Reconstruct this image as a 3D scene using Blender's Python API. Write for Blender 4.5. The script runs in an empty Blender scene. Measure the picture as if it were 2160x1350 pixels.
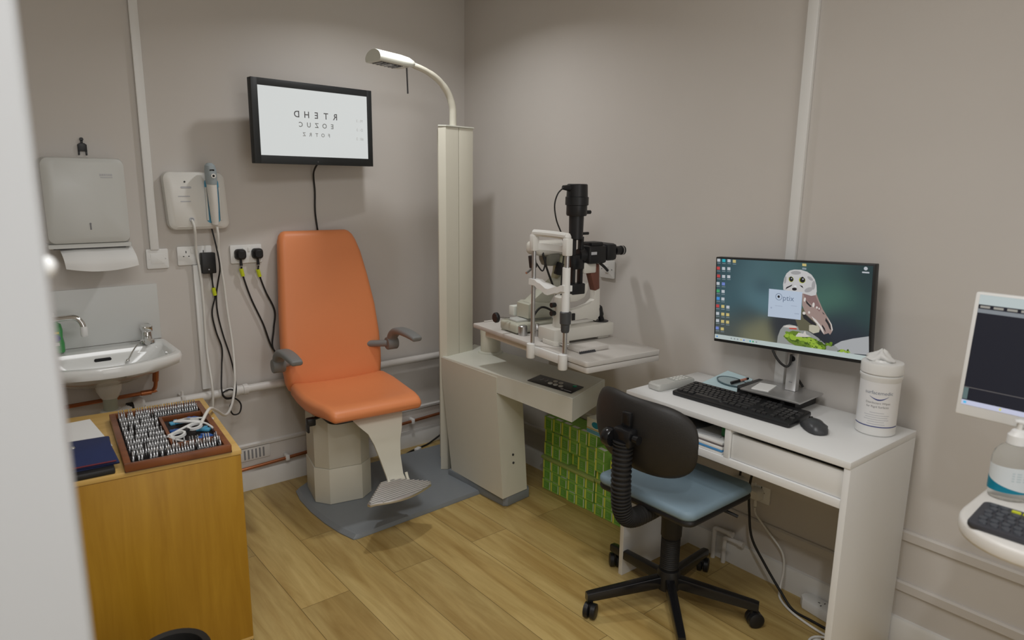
import bpy, bmesh, math, random
import numpy as np
from mathutils import Vector, Matrix, Euler

random.seed(7)
SC = bpy.context.scene
COL = SC.collection
PI = math.pi

# ------------------------------------------------------------------ camera
cam_d = bpy.data.cameras.new('camera')
cam = bpy.data.objects.new('camera', cam_d)
COL.objects.link(cam)
yaw, pitch, roll = 0.879937442, -0.200119385, 0.0129518890
_f = Vector((math.cos(pitch) * math.cos(yaw), math.cos(pitch) * math.sin(yaw), math.sin(pitch)))
_r = Vector((math.sin(yaw), -math.cos(yaw), 0))
_u = _r.cross(_f)
_r2 = _r * math.cos(roll) + _u * math.sin(roll)
_u2 = -_r * math.sin(roll) + _u * math.cos(roll)
cam.matrix_world = Matrix(((_r2.x, _u2.x, -_f.x, -2.34449537), (_r2.y, _u2.y, -_f.y, -3.28105896),
                           (_r2.z, _u2.z, -_f.z, 1.52342573), (0, 0, 0, 1)))
cam_d.sensor_width = 36
cam_d.lens = 1446.16 / 2160 * 36
cam_d.clip_start = 0.02
cam_d.dof.use_dof = True
cam_d.dof.focus_distance = 2.9
cam_d.dof.aperture_fstop = 3.4
SC.camera = cam

# ------------------------------------------------------------------ world, lights, exposure
w = bpy.data.worlds.new('world')
SC.world = w
w.use_nodes = True
w.node_tree.nodes['Background'].inputs[0].default_value = (1.0, 0.97, 0.93, 1)
w.node_tree.nodes['Background'].inputs[1].default_value = 0.15
SC.view_settings.view_transform = 'Standard'
SC.view_settings.look = 'None'
SC.view_settings.exposure = 0.0
SC.view_settings.gamma = 1.0
SC.view_settings.use_curve_mapping = False
SC.cycles.use_denoising = True
SC.cycles.max_bounces = 8
SC.cycles.sample_clamp_indirect = 4.0
CEIL = 2.5


def area(name, loc, size, power, col=(0.985, 0.99, 1.0), rot=(0, 0, 0), shape='DISK', sy=None):
    l = bpy.data.lights.new(name, 'AREA')
    l.shape = shape
    l.size = size
    if sy:
        l.size_y = sy
    l.energy = power
    l.color = col
    if shape == 'DISK':
        l.spread = math.radians(145)
    o = bpy.data.objects.new(name, l)
    o.location = loc
    o.rotation_euler = rot
    COL.objects.link(o)
    return o


DL = [(-0.74, -0.71, 5.6), (-2.35, -3.45, 12.0)]
for i, (lx, ly, pw) in enumerate(DL):
    area('downlight_beam', (lx, ly, CEIL - 0.012), 0.11, pw)
area('fill_panel_light', (-1.75, -2.35, CEIL - 0.03), 1.2, 18.5, sy=0.6, shape='RECTANGLE')  # added overhead fill that supplies soft ambient light
area('rear_fill_light', (-1.5, -4.6, 1.4), 1.5, 13.5, (0.99, 0.99, 1.0), (math.radians(90), 0, 0), 'RECTANGLE', 2.0)  # added fill from behind the camera, no doorway is built there

# ------------------------------------------------------------------ materials
MATS = {}


def mat(name, rgb, rough=0.5, metal=0.0, noise=0.0, nscale=20.0, bump=0.0, bscale=200.0, spec=0.5, emit=None, es=1.0,
        trans=0.0, ior=1.45, coat=0.0):
    if name in MATS:
        return MATS[name]
    m = bpy.data.materials.new(name)
    m.use_nodes = True
    nt = m.node_tree
    b = nt.nodes['Principled BSDF']
    b.inputs['Base Color'].default_value = (*rgb, 1)
    b.inputs['Roughness'].default_value = rough
    b.inputs['Metallic'].default_value = metal
    b.inputs['Specular IOR Level'].default_value = spec
    b.inputs['IOR'].default_value = ior
    b.inputs['Transmission Weight'].default_value = trans
    b.inputs['Coat Weight'].default_value = coat
    tc = nt.nodes.new('ShaderNodeTexCoord')
    if noise > 0:
        n = nt.nodes.new('ShaderNodeTexNoise')
        n.inputs['Scale'].default_value = nscale
        n.inputs['Detail'].default_value = 4
        nt.links.new(tc.outputs['Object'], n.inputs['Vector'])
        mx = nt.nodes.new('ShaderNodeMix')
        mx.data_type = 'RGBA'
        mx.inputs[6].default_value = (*[c * (1 - noise) for c in rgb], 1)
        mx.inputs[7].default_value = (*[min(1, c * (1 + noise)) for c in rgb], 1)
        nt.links.new(n.outputs['Fac'], mx.inputs[0])
        nt.links.new(mx.outputs[2], b.inputs['Base Color'])
    if bump > 0:
        n2 = nt.nodes.new('ShaderNodeTexNoise')
        n2.inputs['Scale'].default_value = bscale
        n2.inputs['Detail'].default_value = 3
        nt.links.new(tc.outputs['Object'], n2.inputs['Vector'])
        bp = nt.nodes.new('ShaderNodeBump')
        bp.inputs['Strength'].default_value = bump
        bp.inputs['Distance'].default_value = 0.002
        nt.links.new(n2.outputs['Fac'], bp.inputs['Height'])
        nt.links.new(bp.outputs['Normal'], b.inputs['Normal'])
    if emit:
        b.inputs['Emission Color'].default_value = (*emit, 1)
        b.inputs['Emission Strength'].default_value = es
    MATS[name] = m
    return m


def wood_mat(name, c1, c2, stretch, rough=0.45, planks=None):
    """grain stretched along one axis; planks = (length, width) lays boards along y"""
    m = bpy.data.materials.new(name)
    m.use_nodes = True
    nt = m.node_tree
    N = nt.nodes.new
    L = nt.links.new
    b = nt.nodes['Principled BSDF']
    b.inputs['Roughness'].default_value = rough
    tc = N('ShaderNodeTexCoord')
    mp = N('ShaderNodeMapping')
    mp.inputs['Scale'].default_value = stretch
    L(tc.outputs['Object'], mp.inputs['Vector'])
    n = N('ShaderNodeTexNoise')
    n.inputs['Scale'].default_value = 3.0
    n.inputs['Detail'].default_value = 6
    n.inputs['Roughness'].default_value = 0.6
    n.inputs['Distortion'].default_value = 0.6
    vec = mp.outputs['Vector']
    r = N('ShaderNodeValToRGB')
    r.color_ramp.elements[0].position = 0.3
    r.color_ramp.elements[1].position = 0.72
    r.color_ramp.elements[0].color = (*c1, 1)
    r.color_ramp.elements[1].color = (*c2, 1)
    col = r.outputs['Color']
    if planks:
        mp2 = N('ShaderNodeMapping')
        mp2.inputs['Rotation'].default_value = (0, 0, PI / 2)
        L(tc.outputs['Object'], mp2.inputs['Vector'])
        bk = N('ShaderNodeTexBrick')
        bk.offset = 0.37
        bk.inputs['Scale'].default_value = 1.0
        bk.inputs['Brick Width'].default_value = planks[0]
        bk.inputs['Row Height'].default_value = planks[1]
        bk.inputs['Mortar Size'].default_value = 0.0012
        bk.inputs['Mortar Smooth'].default_value = 0.2
        bk.inputs['Color1'].default_value = (0, 0, 0, 1)
        bk.inputs['Color2'].default_value = (1, 1, 1, 1)
        bk.inputs['Mortar'].default_value = (0.5, 0.5, 0.5, 1)
        L(mp2.outputs['Vector'], bk.inputs['Vector'])
        ad = N('ShaderNodeVectorMath')
        ad.operation = 'MULTIPLY_ADD'
        ad.inputs[1].default_value = (7, 3, 5)
        L(bk.outputs['Color'], ad.inputs[0])
        L(vec, ad.inputs[2])
        vec = ad.outputs['Vector']
        mx = N('ShaderNodeMix')
        mx.data_type = 'RGBA'
        mx.blend_type = 'MULTIPLY'
        mx.inputs[0].default_value = 1.0
        rr = N('ShaderNodeMapRange')
        rr.inputs['To Min'].default_value = 0.84
        rr.inputs['To Max'].default_value = 1.08
        L(bk.outputs['Color'], rr.inputs['Value'])
        L(col, mx.inputs[6])
        L(rr.outputs['Result'], mx.inputs[7])
        mx2 = N('ShaderNodeMix')
        mx2.data_type = 'RGBA'
        L(bk.outputs['Fac'], mx2.inputs[0])
        L(mx.outputs[2], mx2.inputs[6])
        mx2.inputs[7].default_value = (*[c * 0.45 for c in c1], 1)
        # a few knots and broad dark figure
        n3 = N('ShaderNodeTexNoise')
        n3.inputs['Scale'].default_value = 1.2
        n3.inputs['Detail'].default_value = 2
        L(vec, n3.inputs['Vector'])
        r3 = N('ShaderNodeValToRGB')
        r3.color_ramp.elements[0].position = 0.35
        r3.color_ramp.elements[0].color = (0.84, 0.78, 0.68, 1)
        r3.color_ramp.elements[1].position = 0.6
        r3.color_ramp.elements[1].color = (1, 1, 1, 1)
        L(n3.outputs['Fac'], r3.inputs['Fac'])
        mx3 = N('ShaderNodeMix')
        mx3.data_type = 'RGBA'
        mx3.blend_type = 'MULTIPLY'
        mx3.inputs[0].default_value = 1.0
        L(mx2.outputs[2], mx3.inputs[6])
        L(r3.outputs['Color'], mx3.inputs[7])
        col = mx3.outputs[2]
    L(vec, n.inputs['Vector'])
    L(n.outputs['Fac'], r.inputs['Fac'])
    L(col, b.inputs['Base Color'])
    MATS[name] = m
    return m


wall_m = mat('wall_paint', (0.60, 0.568, 0.53), 0.85, noise=0.03, nscale=3, bump=0.06, bscale=90)
white_paint = mat('white_gloss_paint', (0.70, 0.69, 0.66), 0.4, noise=0.02)
pipe_white = mat('painted_pipe', (0.68, 0.66, 0.63), 0.4, noise=0.03)
ceil_m = mat('ceiling_paint', (0.80, 0.79, 0.77), 0.9, noise=0.01)
door_m = mat('door_paint', (0.50, 0.51, 0.515), 0.45, noise=0.01)
floor_m = wood_mat('oak_laminate', (0.40, 0.27, 0.085), (0.60, 0.45, 0.18), (9.0, 0.9, 9.0), 0.38, (1.25, 0.19))
beech = wood_mat('honey_beech', (0.345, 0.170, 0.008), (0.445, 0.24, 0.018), (9.0, 9.0, 0.7), 0.4)
beech_top = wood_mat('honey_beech_top', (0.55, 0.34, 0.09), (0.68, 0.45, 0.15), (1.0, 8.0, 8.0), 0.4)
mahog = wood_mat('mahogany', (0.13, 0.038, 0.012), (0.24, 0.075, 0.022), (2.0, 9.0, 9.0), 0.35)
white_pl = mat('white_plastic', (0.78, 0.78, 0.76), 0.35)
warm_white = mat('warm_white_plastic', (0.74, 0.73, 0.69), 0.35)
ceramic = mat('ceramic', (0.78, 0.79, 0.77), 0.12, coat=0.3)
splash_m = mat('splashback_laminate', (0.62, 0.63, 0.61), 0.3)
chrome = mat('chrome', (0.75, 0.75, 0.74), 0.14, 1.0)
steel = mat('brushed_steel', (0.55, 0.55, 0.55), 0.32, 1.0)
alu = mat('satin_aluminium', (0.62, 0.62, 0.62), 0.38, 0.85, noise=0.03)
copper = mat('copper', (0.55, 0.22, 0.11), 0.35, 1.0, noise=0.25, nscale=14)
black_pl = mat('black_plastic', (0.012, 0.012, 0.013), 0.4)
black_soft = mat('black_rubber', (0.014, 0.013, 0.012), 0.6)
black_gloss = mat('black_gloss', (0.010, 0.010, 0.011), 0.2)
dark_grey = mat('dark_grey_plastic', (0.055, 0.057, 0.06), 0.5)
mid_grey = mat('mid_grey_plastic', (0.10, 0.10, 0.105), 0.45)
leather = mat('orange_leatherette', (0.80, 0.275, 0.105), 0.42, bump=0.15, bscale=350, noise=0.03, nscale=6)
arm_grey = mat('grey_armrest', (0.20, 0.205, 0.20), 0.5)
cream = mat('cream_enamel', (0.65, 0.625, 0.525), 0.42, noise=0.015)
cream_l = mat('pale_green_enamel', (0.68, 0.685, 0.605), 0.40, noise=0.015)
instr = mat('instrument_white', (0.66, 0.64, 0.58), 0.4)
instr_g = mat('instrument_grey_green', (0.50, 0.50, 0.41), 0.42)
table_m = mat('table_laminate', (0.58, 0.55, 0.51), 0.45, noise=0.01)
base_grey = mat('grey_base_paint', (0.215, 0.235, 0.25), 0.42, noise=0.04, nscale=40)
desk_m = mat('white_melamine', (0.77, 0.775, 0.765), 0.42, noise=0.01)
fabric = mat('blue_grey_vinyl', (0.20, 0.285, 0.345), 0.55, noise=0.10, nscale=8, bump=0.1, bscale=300)
navy = mat('navy_cloth', (0.012, 0.022, 0.085), 0.75, bump=0.3, bscale=500, noise=0.2)
paper_m = mat('paper', (0.80, 0.80, 0.78), 0.8)
paper_b = mat('pale_blue_card', (0.52, 0.68, 0.72), 0.6)
green_m = mat('green_carton', (0.25, 0.50, 0.085), 0.45, noise=0.12, nscale=30)
green_d = mat('green_carton_dark', (0.155, 0.40, 0.055), 0.45)
yellow_m = mat('yellow_carton', (0.70, 0.74, 0.10), 0.45)
yellow_tag = mat('yellow_cable_tag', (0.60, 0.68, 0.02), 0.5)
card_m = mat('white_card', (0.72, 0.74, 0.68), 0.6)
blue_m = mat('blue_plastic', (0.03, 0.12, 0.42), 0.4)
cyan_m = mat('cyan_plastic', (0.10, 0.40, 0.62), 0.4)
teal_m = mat('teal_print', (0.0, 0.22, 0.34), 0.4)
red_m = mat('red_print', (0.40, 0.03, 0.03), 0.5)
print_grey = mat('grey_print', (0.22, 0.22, 0.23), 0.6)
print_dark = mat('dark_print', (0.05, 0.05, 0.055), 0.6)
print_blue = mat('blue_print', (0.06, 0.08, 0.26), 0.6)
print_pale = mat('pale_print', (0.50, 0.51, 0.54), 0.6)
brown_m = mat('brown_leather', (0.16, 0.06, 0.04), 0.5)
clearp = mat('clear_plastic', (0.90, 0.92, 0.91), 0.12, trans=0.88, ior=1.04)
gel_m = mat('clear_gel', (0.93, 0.95, 0.95), 0.05, trans=1.0, ior=1.2)
greengel = mat('green_soap', (0.10, 0.42, 0.14), 0.15, trans=0.35, ior=1.3)
lens_rim = mat('lens_rim', (0.50, 0.50, 0.50), 0.36, 0.6)
lens_glass = mat('lens_glass', (0.05, 0.05, 0.06), 0.12)
velvet = mat('dark_velvet', (0.02, 0.015, 0.014), 0.95)
grey_w = mat('warm_grey_plastic', (0.50, 0.50, 0.47), 0.4)

# ------------------------------------------------------------------ geometry helpers
I4 = Matrix.Identity(4)
WM = {}


def frame(o, ex, ey, ez):
    ex, ey, ez = Vector(ex).normalized(), Vector(ey).normalized(), Vector(ez).normalized()
    return Matrix(((ex.x, ey.x, ez.x, o[0]), (ex.y, ey.y, ez.y, o[1]), (ex.z, ey.z, ez.z, o[2]), (0, 0, 0, 1)))


def rz(deg, o=(0, 0, 0)):
    return Matrix.Translation(o) @ Matrix.Rotation(math.radians(deg), 4, 'Z')


def catmull(pts, k, closed=False):
    P = [Vector(p) for p in pts]
    n = len(P)
    if k <= 1 or n < 3:
        return P
    out = []
    rng = n if closed else n - 1
    for i in range(rng):
        if closed:
            a, b, c, d = P[(i - 1) % n], P[i], P[(i + 1) % n], P[(i + 2) % n]
        else:
            a, b, c, d = P[max(i - 1, 0)], P[i], P[i + 1], P[min(i + 2, n - 1)]
        for j in range(k):
            t = j / k
            out.append(0.5 * ((2 * b) + (c - a) * t + (2 * a - 5 * b + 4 * c - d) * t * t + (3 * b - a - 3 * c + d) * t ** 3))
    if not closed:
        out.append(P[-1])
    return out


def rrect(wd, h, r, n=4, cx=0, cy=0):
    r = min(r, wd / 2 - 1e-5, h / 2 - 1e-5)
    pts = []
    for q, (sx, sy) in enumerate(((1, 1), (-1, 1), (-1, -1), (1, -1))):
        for j in range(n + 1):
            a = PI / 2 * q + PI / 2 * j / n
            pts.append((cx + sx * (wd / 2 - r) + r * math.cos(a), cy + sy * (h / 2 - r) + r * math.sin(a)))
    return pts


_txt = {}


def text_geo(s, size, wt=0.0):
    key = (s, size, wt)
    if key not in _txt:
        cu = bpy.data.curves.new('t', 'FONT')
        cu.body = s
        cu.size = size
        cu.offset = wt
        cu.align_x = 'CENTER'
        cu.align_y = 'CENTER'
        cu.resolution_u = 3
        o = bpy.data.objects.new('t', cu)
        me = o.to_mesh()
        _txt[key] = ([v.co.copy() for v in me.vertices], [tuple(p.vertices) for p in me.polygons])
        o.to_mesh_clear()
        bpy.data.objects.remove(o)
        bpy.data.curves.remove(cu)
    return _txt[key]


class MB:
    def __init__(s, M=I4):
        s.V, s.F, s.MI = [], [], []
        s.M = M
        s.mi = 0

    def add(s, vs, fs, M=None):
        T = s.M @ M if M is not None else s.M
        o = len(s.V)
        s.V += [T @ Vector(v) for v in vs]
        for f in fs:
            s.F.append([i + o for i in f])
            s.MI.append(s.mi)
        return s

    def merge(s, bm, M=None):
        bm.verts.index_update()
        s.add([v.co.copy() for v in bm.verts], [[v.index for v in f.verts] for f in bm.faces], M)
        bm.free()
        return s

    def box(s, x0, x1, y0, y1, z0, z1, bev=0.0, seg=2, M=None):
        bm = bmesh.new()
        bmesh.ops.create_cube(bm, size=1)
        for v in bm.verts:
            v.co = Vector(((x0 + x1) / 2 + v.co.x * (x1 - x0), (y0 + y1) / 2 + v.co.y * (y1 - y0), (z0 + z1) / 2 + v.co.z * (z1 - z0)))
        if bev > 0:
            bmesh.ops.bevel(bm, geom=list(bm.edges), offset=bev, segments=seg, affect='EDGES', profile=0.5)
        return s.merge(bm, M)

    def prism(s, poly, z0, z1, bev=0.0, seg=2, M=None):
        bm = bmesh.new()
        lo = [bm.verts.new((p[0], p[1], z0)) for p in poly]
        hi = [bm.verts.new((p[0], p[1], z1)) for p in poly]
        n = len(poly)
        bm.faces.new(lo[::-1])
        top = bm.faces.new(hi)
        for i in range(n):
            bm.faces.new((lo[i], lo[(i + 1) % n], hi[(i + 1) % n], hi[i]))
        bmesh.ops.recalc_face_normals(bm, faces=list(bm.faces))
        if bev > 0:
            ed = [e for e in bm.edges if any(len(f.verts) == n for f in e.link_faces)] if n > 4 else list(bm.edges)
            bmesh.ops.bevel(bm, geom=ed, offset=bev, segments=seg, affect='EDGES', profile=0.5)
        return s.merge(bm, M)

    def flat(s, poly, M=None):
        return s.add([(p[0], p[1], 0) if len(p) == 2 else p for p in poly], [list(range(len(poly)))], M)

    def loft(s, rings, cap=True, M=None, closed=False):
        n = len(rings[0])
        vs = [p for r in rings for p in r]
        fs = []
        R = len(rings)
        for i in range(R if closed else R - 1):
            for j in range(n):
                a, b = i * n + j, i * n + (j + 1) % n
                k = ((i + 1) % R) * n
                fs.append([a, b, k + (j + 1) % n, k + j])
        if cap and not closed:
            fs.append(list(range(n))[::-1])
            fs.append([(R - 1) * n + j for j in range(n)])
        bm = bmesh.new()
        bv = [bm.verts.new(v) for v in vs]
        for f in fs:
            try:
                bm.faces.new([bv[i] for i in f])
            except ValueError:
                pass
        bmesh.ops.recalc_face_normals(bm, faces=list(bm.faces))
        return s.merge(bm, M)

    def cyl(s, p0, p1, r0, r1=None, n=20, M=None):
        r1 = r0 if r1 is None else r1
        p0, p1 = Vector(p0), Vector(p1)
        d = (p1 - p0).normalized()
        q = d.to_track_quat('Z', 'Y').to_matrix()
        rg = []
        for p, r in ((p0, r0), (p1, r1)):
            rg.append([p + q @ Vector((r * math.cos(2 * PI * i / n), r * math.sin(2 * PI * i / n), 0)) for i in range(n)])
        return s.loft(rg, True, M)

    def chain(s, secs, n=20, axis='Z', o=(0, 0, 0), M=None):
        """stack of circles: secs = [(pos along axis, radius)]"""
        A = {'Z': I4, 'X': Matrix.Rotation(PI / 2, 4, 'Y'), 'Y': Matrix.Rotation(-PI / 2, 4, 'X')}[axis]
        T = Matrix.Translation(o) @ A
        rg = [[T @ Vector((r * math.cos(2 * PI * i / n), r * math.sin(2 * PI * i / n), z)) for i in range(n)] for z, r in secs]
        return s.loft(rg, True, M)

    def tube(s, pts, r, n=8, k=1, closed=False, M=None, flat=1.0):
        P = catmull(pts, k, closed)
        m = len(P)
        rg = []
        up = None
        for i in range(m):
            if closed:
                d = P[(i + 1) % m] - P[(i - 1) % m]
            else:
                d = P[min(i + 1, m - 1)] - P[max(i - 1, 0)]
            if d.length < 1e-9:
                d = Vector((0, 0, 1))
            d.normalize()
            if up is None:
                up = Vector((0, 0, 1)) if abs(d.z) < 0.9 else Vector((1, 0, 0))
            a = (up - d * up.dot(d))
            if a.length < 1e-6:
                a = d.orthogonal()
            a.normalize()
            up = a
            b = d.cross(a)
            rr = r if not isinstance(r, (list, tuple)) else r[min(len(r) - 1, int(i * len(r) / m))]
            rg.append([P[i] + a * (rr * flat * math.cos(2 * PI * j / n)) + b * (rr * math.sin(2 * PI * j / n)) for j in range(n)])
        return s.loft(rg, True, M, closed)

    def ball(s, c, r, sx=1, sy=1, sz=1, n=14, M=None):
        bm = bmesh.new()
        bmesh.ops.create_uvsphere(bm, u_segments=n, v_segments=max(6, n // 2), radius=r)
        for v in bm.verts:
            v.co = Vector((c[0] + v.co.x * sx, c[1] + v.co.y * sy, c[2] + v.co.z * sz))
        return s.merge(bm, M)

    def text(s, t, size, M, thick=0.0):
        v, f = text_geo(t, size, thick)
        return s.add(v, f, M)

    def wrap_text(s, t, size, R, z, ang, M, dy=None):
        v, f = text_geo(t, size)
        return s.add([(R * math.cos(ang + p.x / R), R * math.sin(ang + p.x / R), z + p.y) for p in v], f, M)

    def build(s, name, mats, parent=None, label=None, cat=None, group=None, kind=None, ang=35, origin=None):
        me = bpy.data.meshes.new(name)
        if parent is not None:
            T = WM[parent.name].inverted()
            V = [T @ v for v in s.V]
        else:
            if origin is None:
                xs = [v.x for v in s.V]
                ys = [v.y for v in s.V]
                origin = ((min(xs) + max(xs)) / 2, (min(ys) + max(ys)) / 2, min(v.z for v in s.V))
            O = Vector(origin)
            V = [v - O for v in s.V]
        me.from_pydata([tuple(v) for v in V], [], s.F)
        if not isinstance(mats, (list, tuple)):
            mats = [mats]
        for m in mats:
            me.materials.append(m)
        me.polygons.foreach_set('material_index', s.MI)
        me.polygons.foreach_set('use_smooth', [True] * len(s.F))
        me.set_sharp_from_angle(angle=math.radians(ang))
        me.update()
        o = bpy.data.objects.new(name, me)
        COL.objects.link(o)
        if parent is not None:
            o.parent = parent
            WM[o.name] = WM[parent.name]
        else:
            o.location = origin
            WM[o.name] = Matrix.Translation(origin)
        tag(o, label, cat, group, kind)
        return o


def tag(o, label=None, cat=None, group=None, kind=None):
    if label:
        o['label'] = label
    if cat:
        o['category'] = cat
    if group:
        o['group'] = group
    if kind:
        o['kind'] = kind
    return o


def thing(name, label, cat, loc=(0, 0, 0), rot=0.0, group=None):
    o = bpy.data.objects.new(name, None)
    o.empty_display_size = 0.05
    o.location = loc
    o.rotation_euler = (0, 0, math.radians(rot))
    COL.objects.link(o)
    WM[o.name] = rz(rot, loc)
    return tag(o, label, cat, group)


def copy_thing(o, loc, label=None):
    c = o.copy()
    COL.objects.link(c)
    c.location = loc
    if label:
        c['label'] = label
    for ch in o.children:
        d = ch.copy()
        COL.objects.link(d)
        d.parent = c
    return c

# ------------------------------------------------------------------ setting
X0, Y0 = -3.4, -4.7


def struct(name, mb, m, **k):
    return mb.build(name, m, kind='structure', **k)


struct('floor', MB().box(X0, 0, Y0, 0, -0.1, 0), floor_m)
struct('ceiling', MB().box(X0 - .1, 0.1, Y0 - .1, 0.1, CEIL, CEIL + 0.1), ceil_m)
struct('wall_back', MB().box(X0, 0.1, 0, 0.1, 0, CEIL), wall_m)
struct('wall_right', MB().box(0, 0.1, Y0, 0, 0, CEIL), wall_m)
struct('wall_left', MB().box(X0 - .1, X0, Y0, 0.1, 0, CEIL), wall_m)
struct('wall_front', MB().box(X0 - .1, 0.1, Y0 - .1, Y0, 0, CEIL), wall_m)
SK = [(0, 0), (0.016, 0), (0.016, 0.082), (0.010, 0.093), (0, 0.096)]


def run_y(mb, prof, y0, y1):      # profile (out from the right wall, z) run along y
    return mb.prism(prof, y0, y1, M=frame((0, 0, 0), (-1, 0, 0), (0, 0, 1), (0, 1, 0)))


def run_x(mb, prof, x0, x1):
    return mb.prism(prof, x0, x1, M=frame((0, 0, 0), (0, -1, 0), (0, 0, 1), (-1, 0, 0)))


struct('baseboard_back', run_x(MB(), SK, 0.0, -X0), white_paint)
struct('baseboard_right', run_y(MB(), SK, Y0, -0.017), white_paint)
RAIL = [(0, -0.016), (0.012, -0.016), (0.014, 0.012), (0.008, 0.018), (0, 0.018)]
# lower boxed panel with a ledge on the back wall, two moulded rails on the right wall
struct('trim_1', run_x(MB(), [(0, 0.22), (0.010, 0.22), (0.012, 0.232), (0, 0.238)], 0.0, 2.3), pipe_white)
struct('trim_2', run_y(MB(), [(a, b + 0.392) for a, b in RAIL], Y0, -0.001), wall_m)
struct('trim_3', run_y(MB(), [(a, b + 0.212) for a, b in RAIL], Y0, -0.013), wall_m)
# open door leaf standing close to the camera
DX, DY = -2.297, -2.74
dr = MB(frame((DX, DY, 0), (-0.985, 0.17, 0), (0.17, 0.985, 0), (0, 0, -1)))
dr = MB(rz(170, (DX, DY, 0)))
dr.box(0.0, 0.80, -0.04, 0.0, 0.008, 2.04, 0.002)
door = struct('door_1', dr, door_m)
lt = MB(rz(170, (DX, DY, 0)))
lt.ball((0.0, -0.020, 1.462), 0.0062, 1, 1, 1.15)
lt.build('door_latch', white_pl, door)
hd = MB(rz(170, (DX, DY, 0)))
hd.box(0.03, 0.07, 0.0, 0.006, 0.93, 1.10, 0.002).cyl((0.05, 0.006, 1.03), (0.05, 0.05, 1.03), 0.009).tube([(0.05, 0.045, 1.03), (0.10, 0.047, 1.03), (0.16, 0.045, 1.03)], 0.009, 10, 4)
hd.build('door_handle', steel, door)

# ceiling fittings that carry the beams
for i, (lx, ly, pw) in enumerate(DL):
    t = thing('ceiling_downlight', ['white recessed ceiling downlight above the orange chair', 'white recessed ceiling downlight behind the camera by the door'][i], 'ceiling light', (lx, ly, CEIL - 0.006), group='recessed downlights')
    ring = [[(r * math.cos(2 * PI * j / 24) + lx, r * math.sin(2 * PI * j / 24) + ly, z) for j in range(24)] for r, z in ((0.06, CEIL - 0.001), (0.078, CEIL - 0.001), (0.078, CEIL - 0.006), (0.06, CEIL - 0.01))]
    MB().loft(ring, False, closed=True).build('trim_ring', white_pl, t)

MB().box(-2.36, -1.14, -2.66, -2.04, CEIL - 0.028, CEIL - 0.0005, 0.004).build('added_fill_panel', white_pl, label='large flat white ceiling panel added for soft fill in the room', cat='ceiling light')  # invented unseen housing for the added overhead fill

# ------------------------------------------------------------------ wall conduits and pipes
def trunking(name, label, mb):
    return mb.build(name, white_pl, label=label, cat='cable trunking')


MB_ = MB
tr = MB().box(-1.668, -1.634, -0.018, -0.0005, 1.212, CEIL - 0.001, 0.002)
trunking('cable_trunking', 'tall white cable trunking rising above the blank plate beside the towel dispenser', tr)
tr = MB().box(-0.018, -0.0005, -2.041, -2.004, 0.768, CEIL - 0.001, 0.002)
trunking('cable_trunking', 'tall white cable trunking on the right wall behind the owl monitor', tr)
tr = MB().box(-1.503, -1.466, -0.020, -0.0005, 0.556, 1.1355, 0.002)
trunking('cable_trunking', 'short white trunking below the double socket with the black adapter', tr)

t = thing('water_pipe', 'white painted water pipe running along the back wall behind the orange chair', 'pipe', (-1.2, -0.05, 0.53))
MB().tube([(-1.755, -0.05, 0.532), (-0.06, -0.05, 0.532)], 0.020, 14).build('pipe_run', pipe_white, t)
for x in (-1.345, -0.655):
    MB().chain([(-0.035, 0.020), (-0.033, 0.0265), (-0.012, 0.0265), (-0.010, 0.023), (0.010, 0.023), (0.012, 0.0265), (0.033, 0.0265), (0.035, 0.020)], 16, 'X', (x, -0.05, 0.532)).build('pipe_coupling', pipe_white, t)
for x in (-1.6, -0.98, -0.62):
    MB().box(x - 0.009, x + 0.009, -0.075, -0.0005, 0.512, 0.554, 0.004).cyl((x, -0.05, 0.552), (x, -0.05, 0.575), 0.006).build('pipe_clip', pipe_white, t)

t = thing('heating_pipe', 'thin copper heating pipe low along the back wall just above the baseboard', 'pipe', (-1.0, -0.03, 0.12))
MB().tube([(-2.2, -0.030, 0.105), (-1.354, -0.030, 0.121), (-0.96, -0.030, 0.136), (-0.19, -0.030, 0.170)], 0.0085, 10, 4).build('pipe_run', copper, t)
for x, z in ((-1.13, 0.130), (-0.39, 0.161)):
    MB().box(x - 0.010, x + 0.010, -0.043, -0.0005, z - 0.014, z + 0.016, 0.004).build('pipe_clip', white_pl, t, 'white pipe clip')

vg = thing('air_vent', 'small white louvred air vent low on the back wall beside the wooden cabinet', 'vent', (-1.28, -0.001, 0.10))
MB().box(-1.36, -1.205, -0.006, -0.0005, 0.150, 0.215, 0.002).build('vent_plate', pipe_white, vg)
for i in range(6):
    MB().box(-1.335 + i * 0.0185, -1.327 + i * 0.0185, -0.0075, -0.0055, 0.158, 0.206).build('vent_slot', print_grey, vg, 'dark vent slot')


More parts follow.
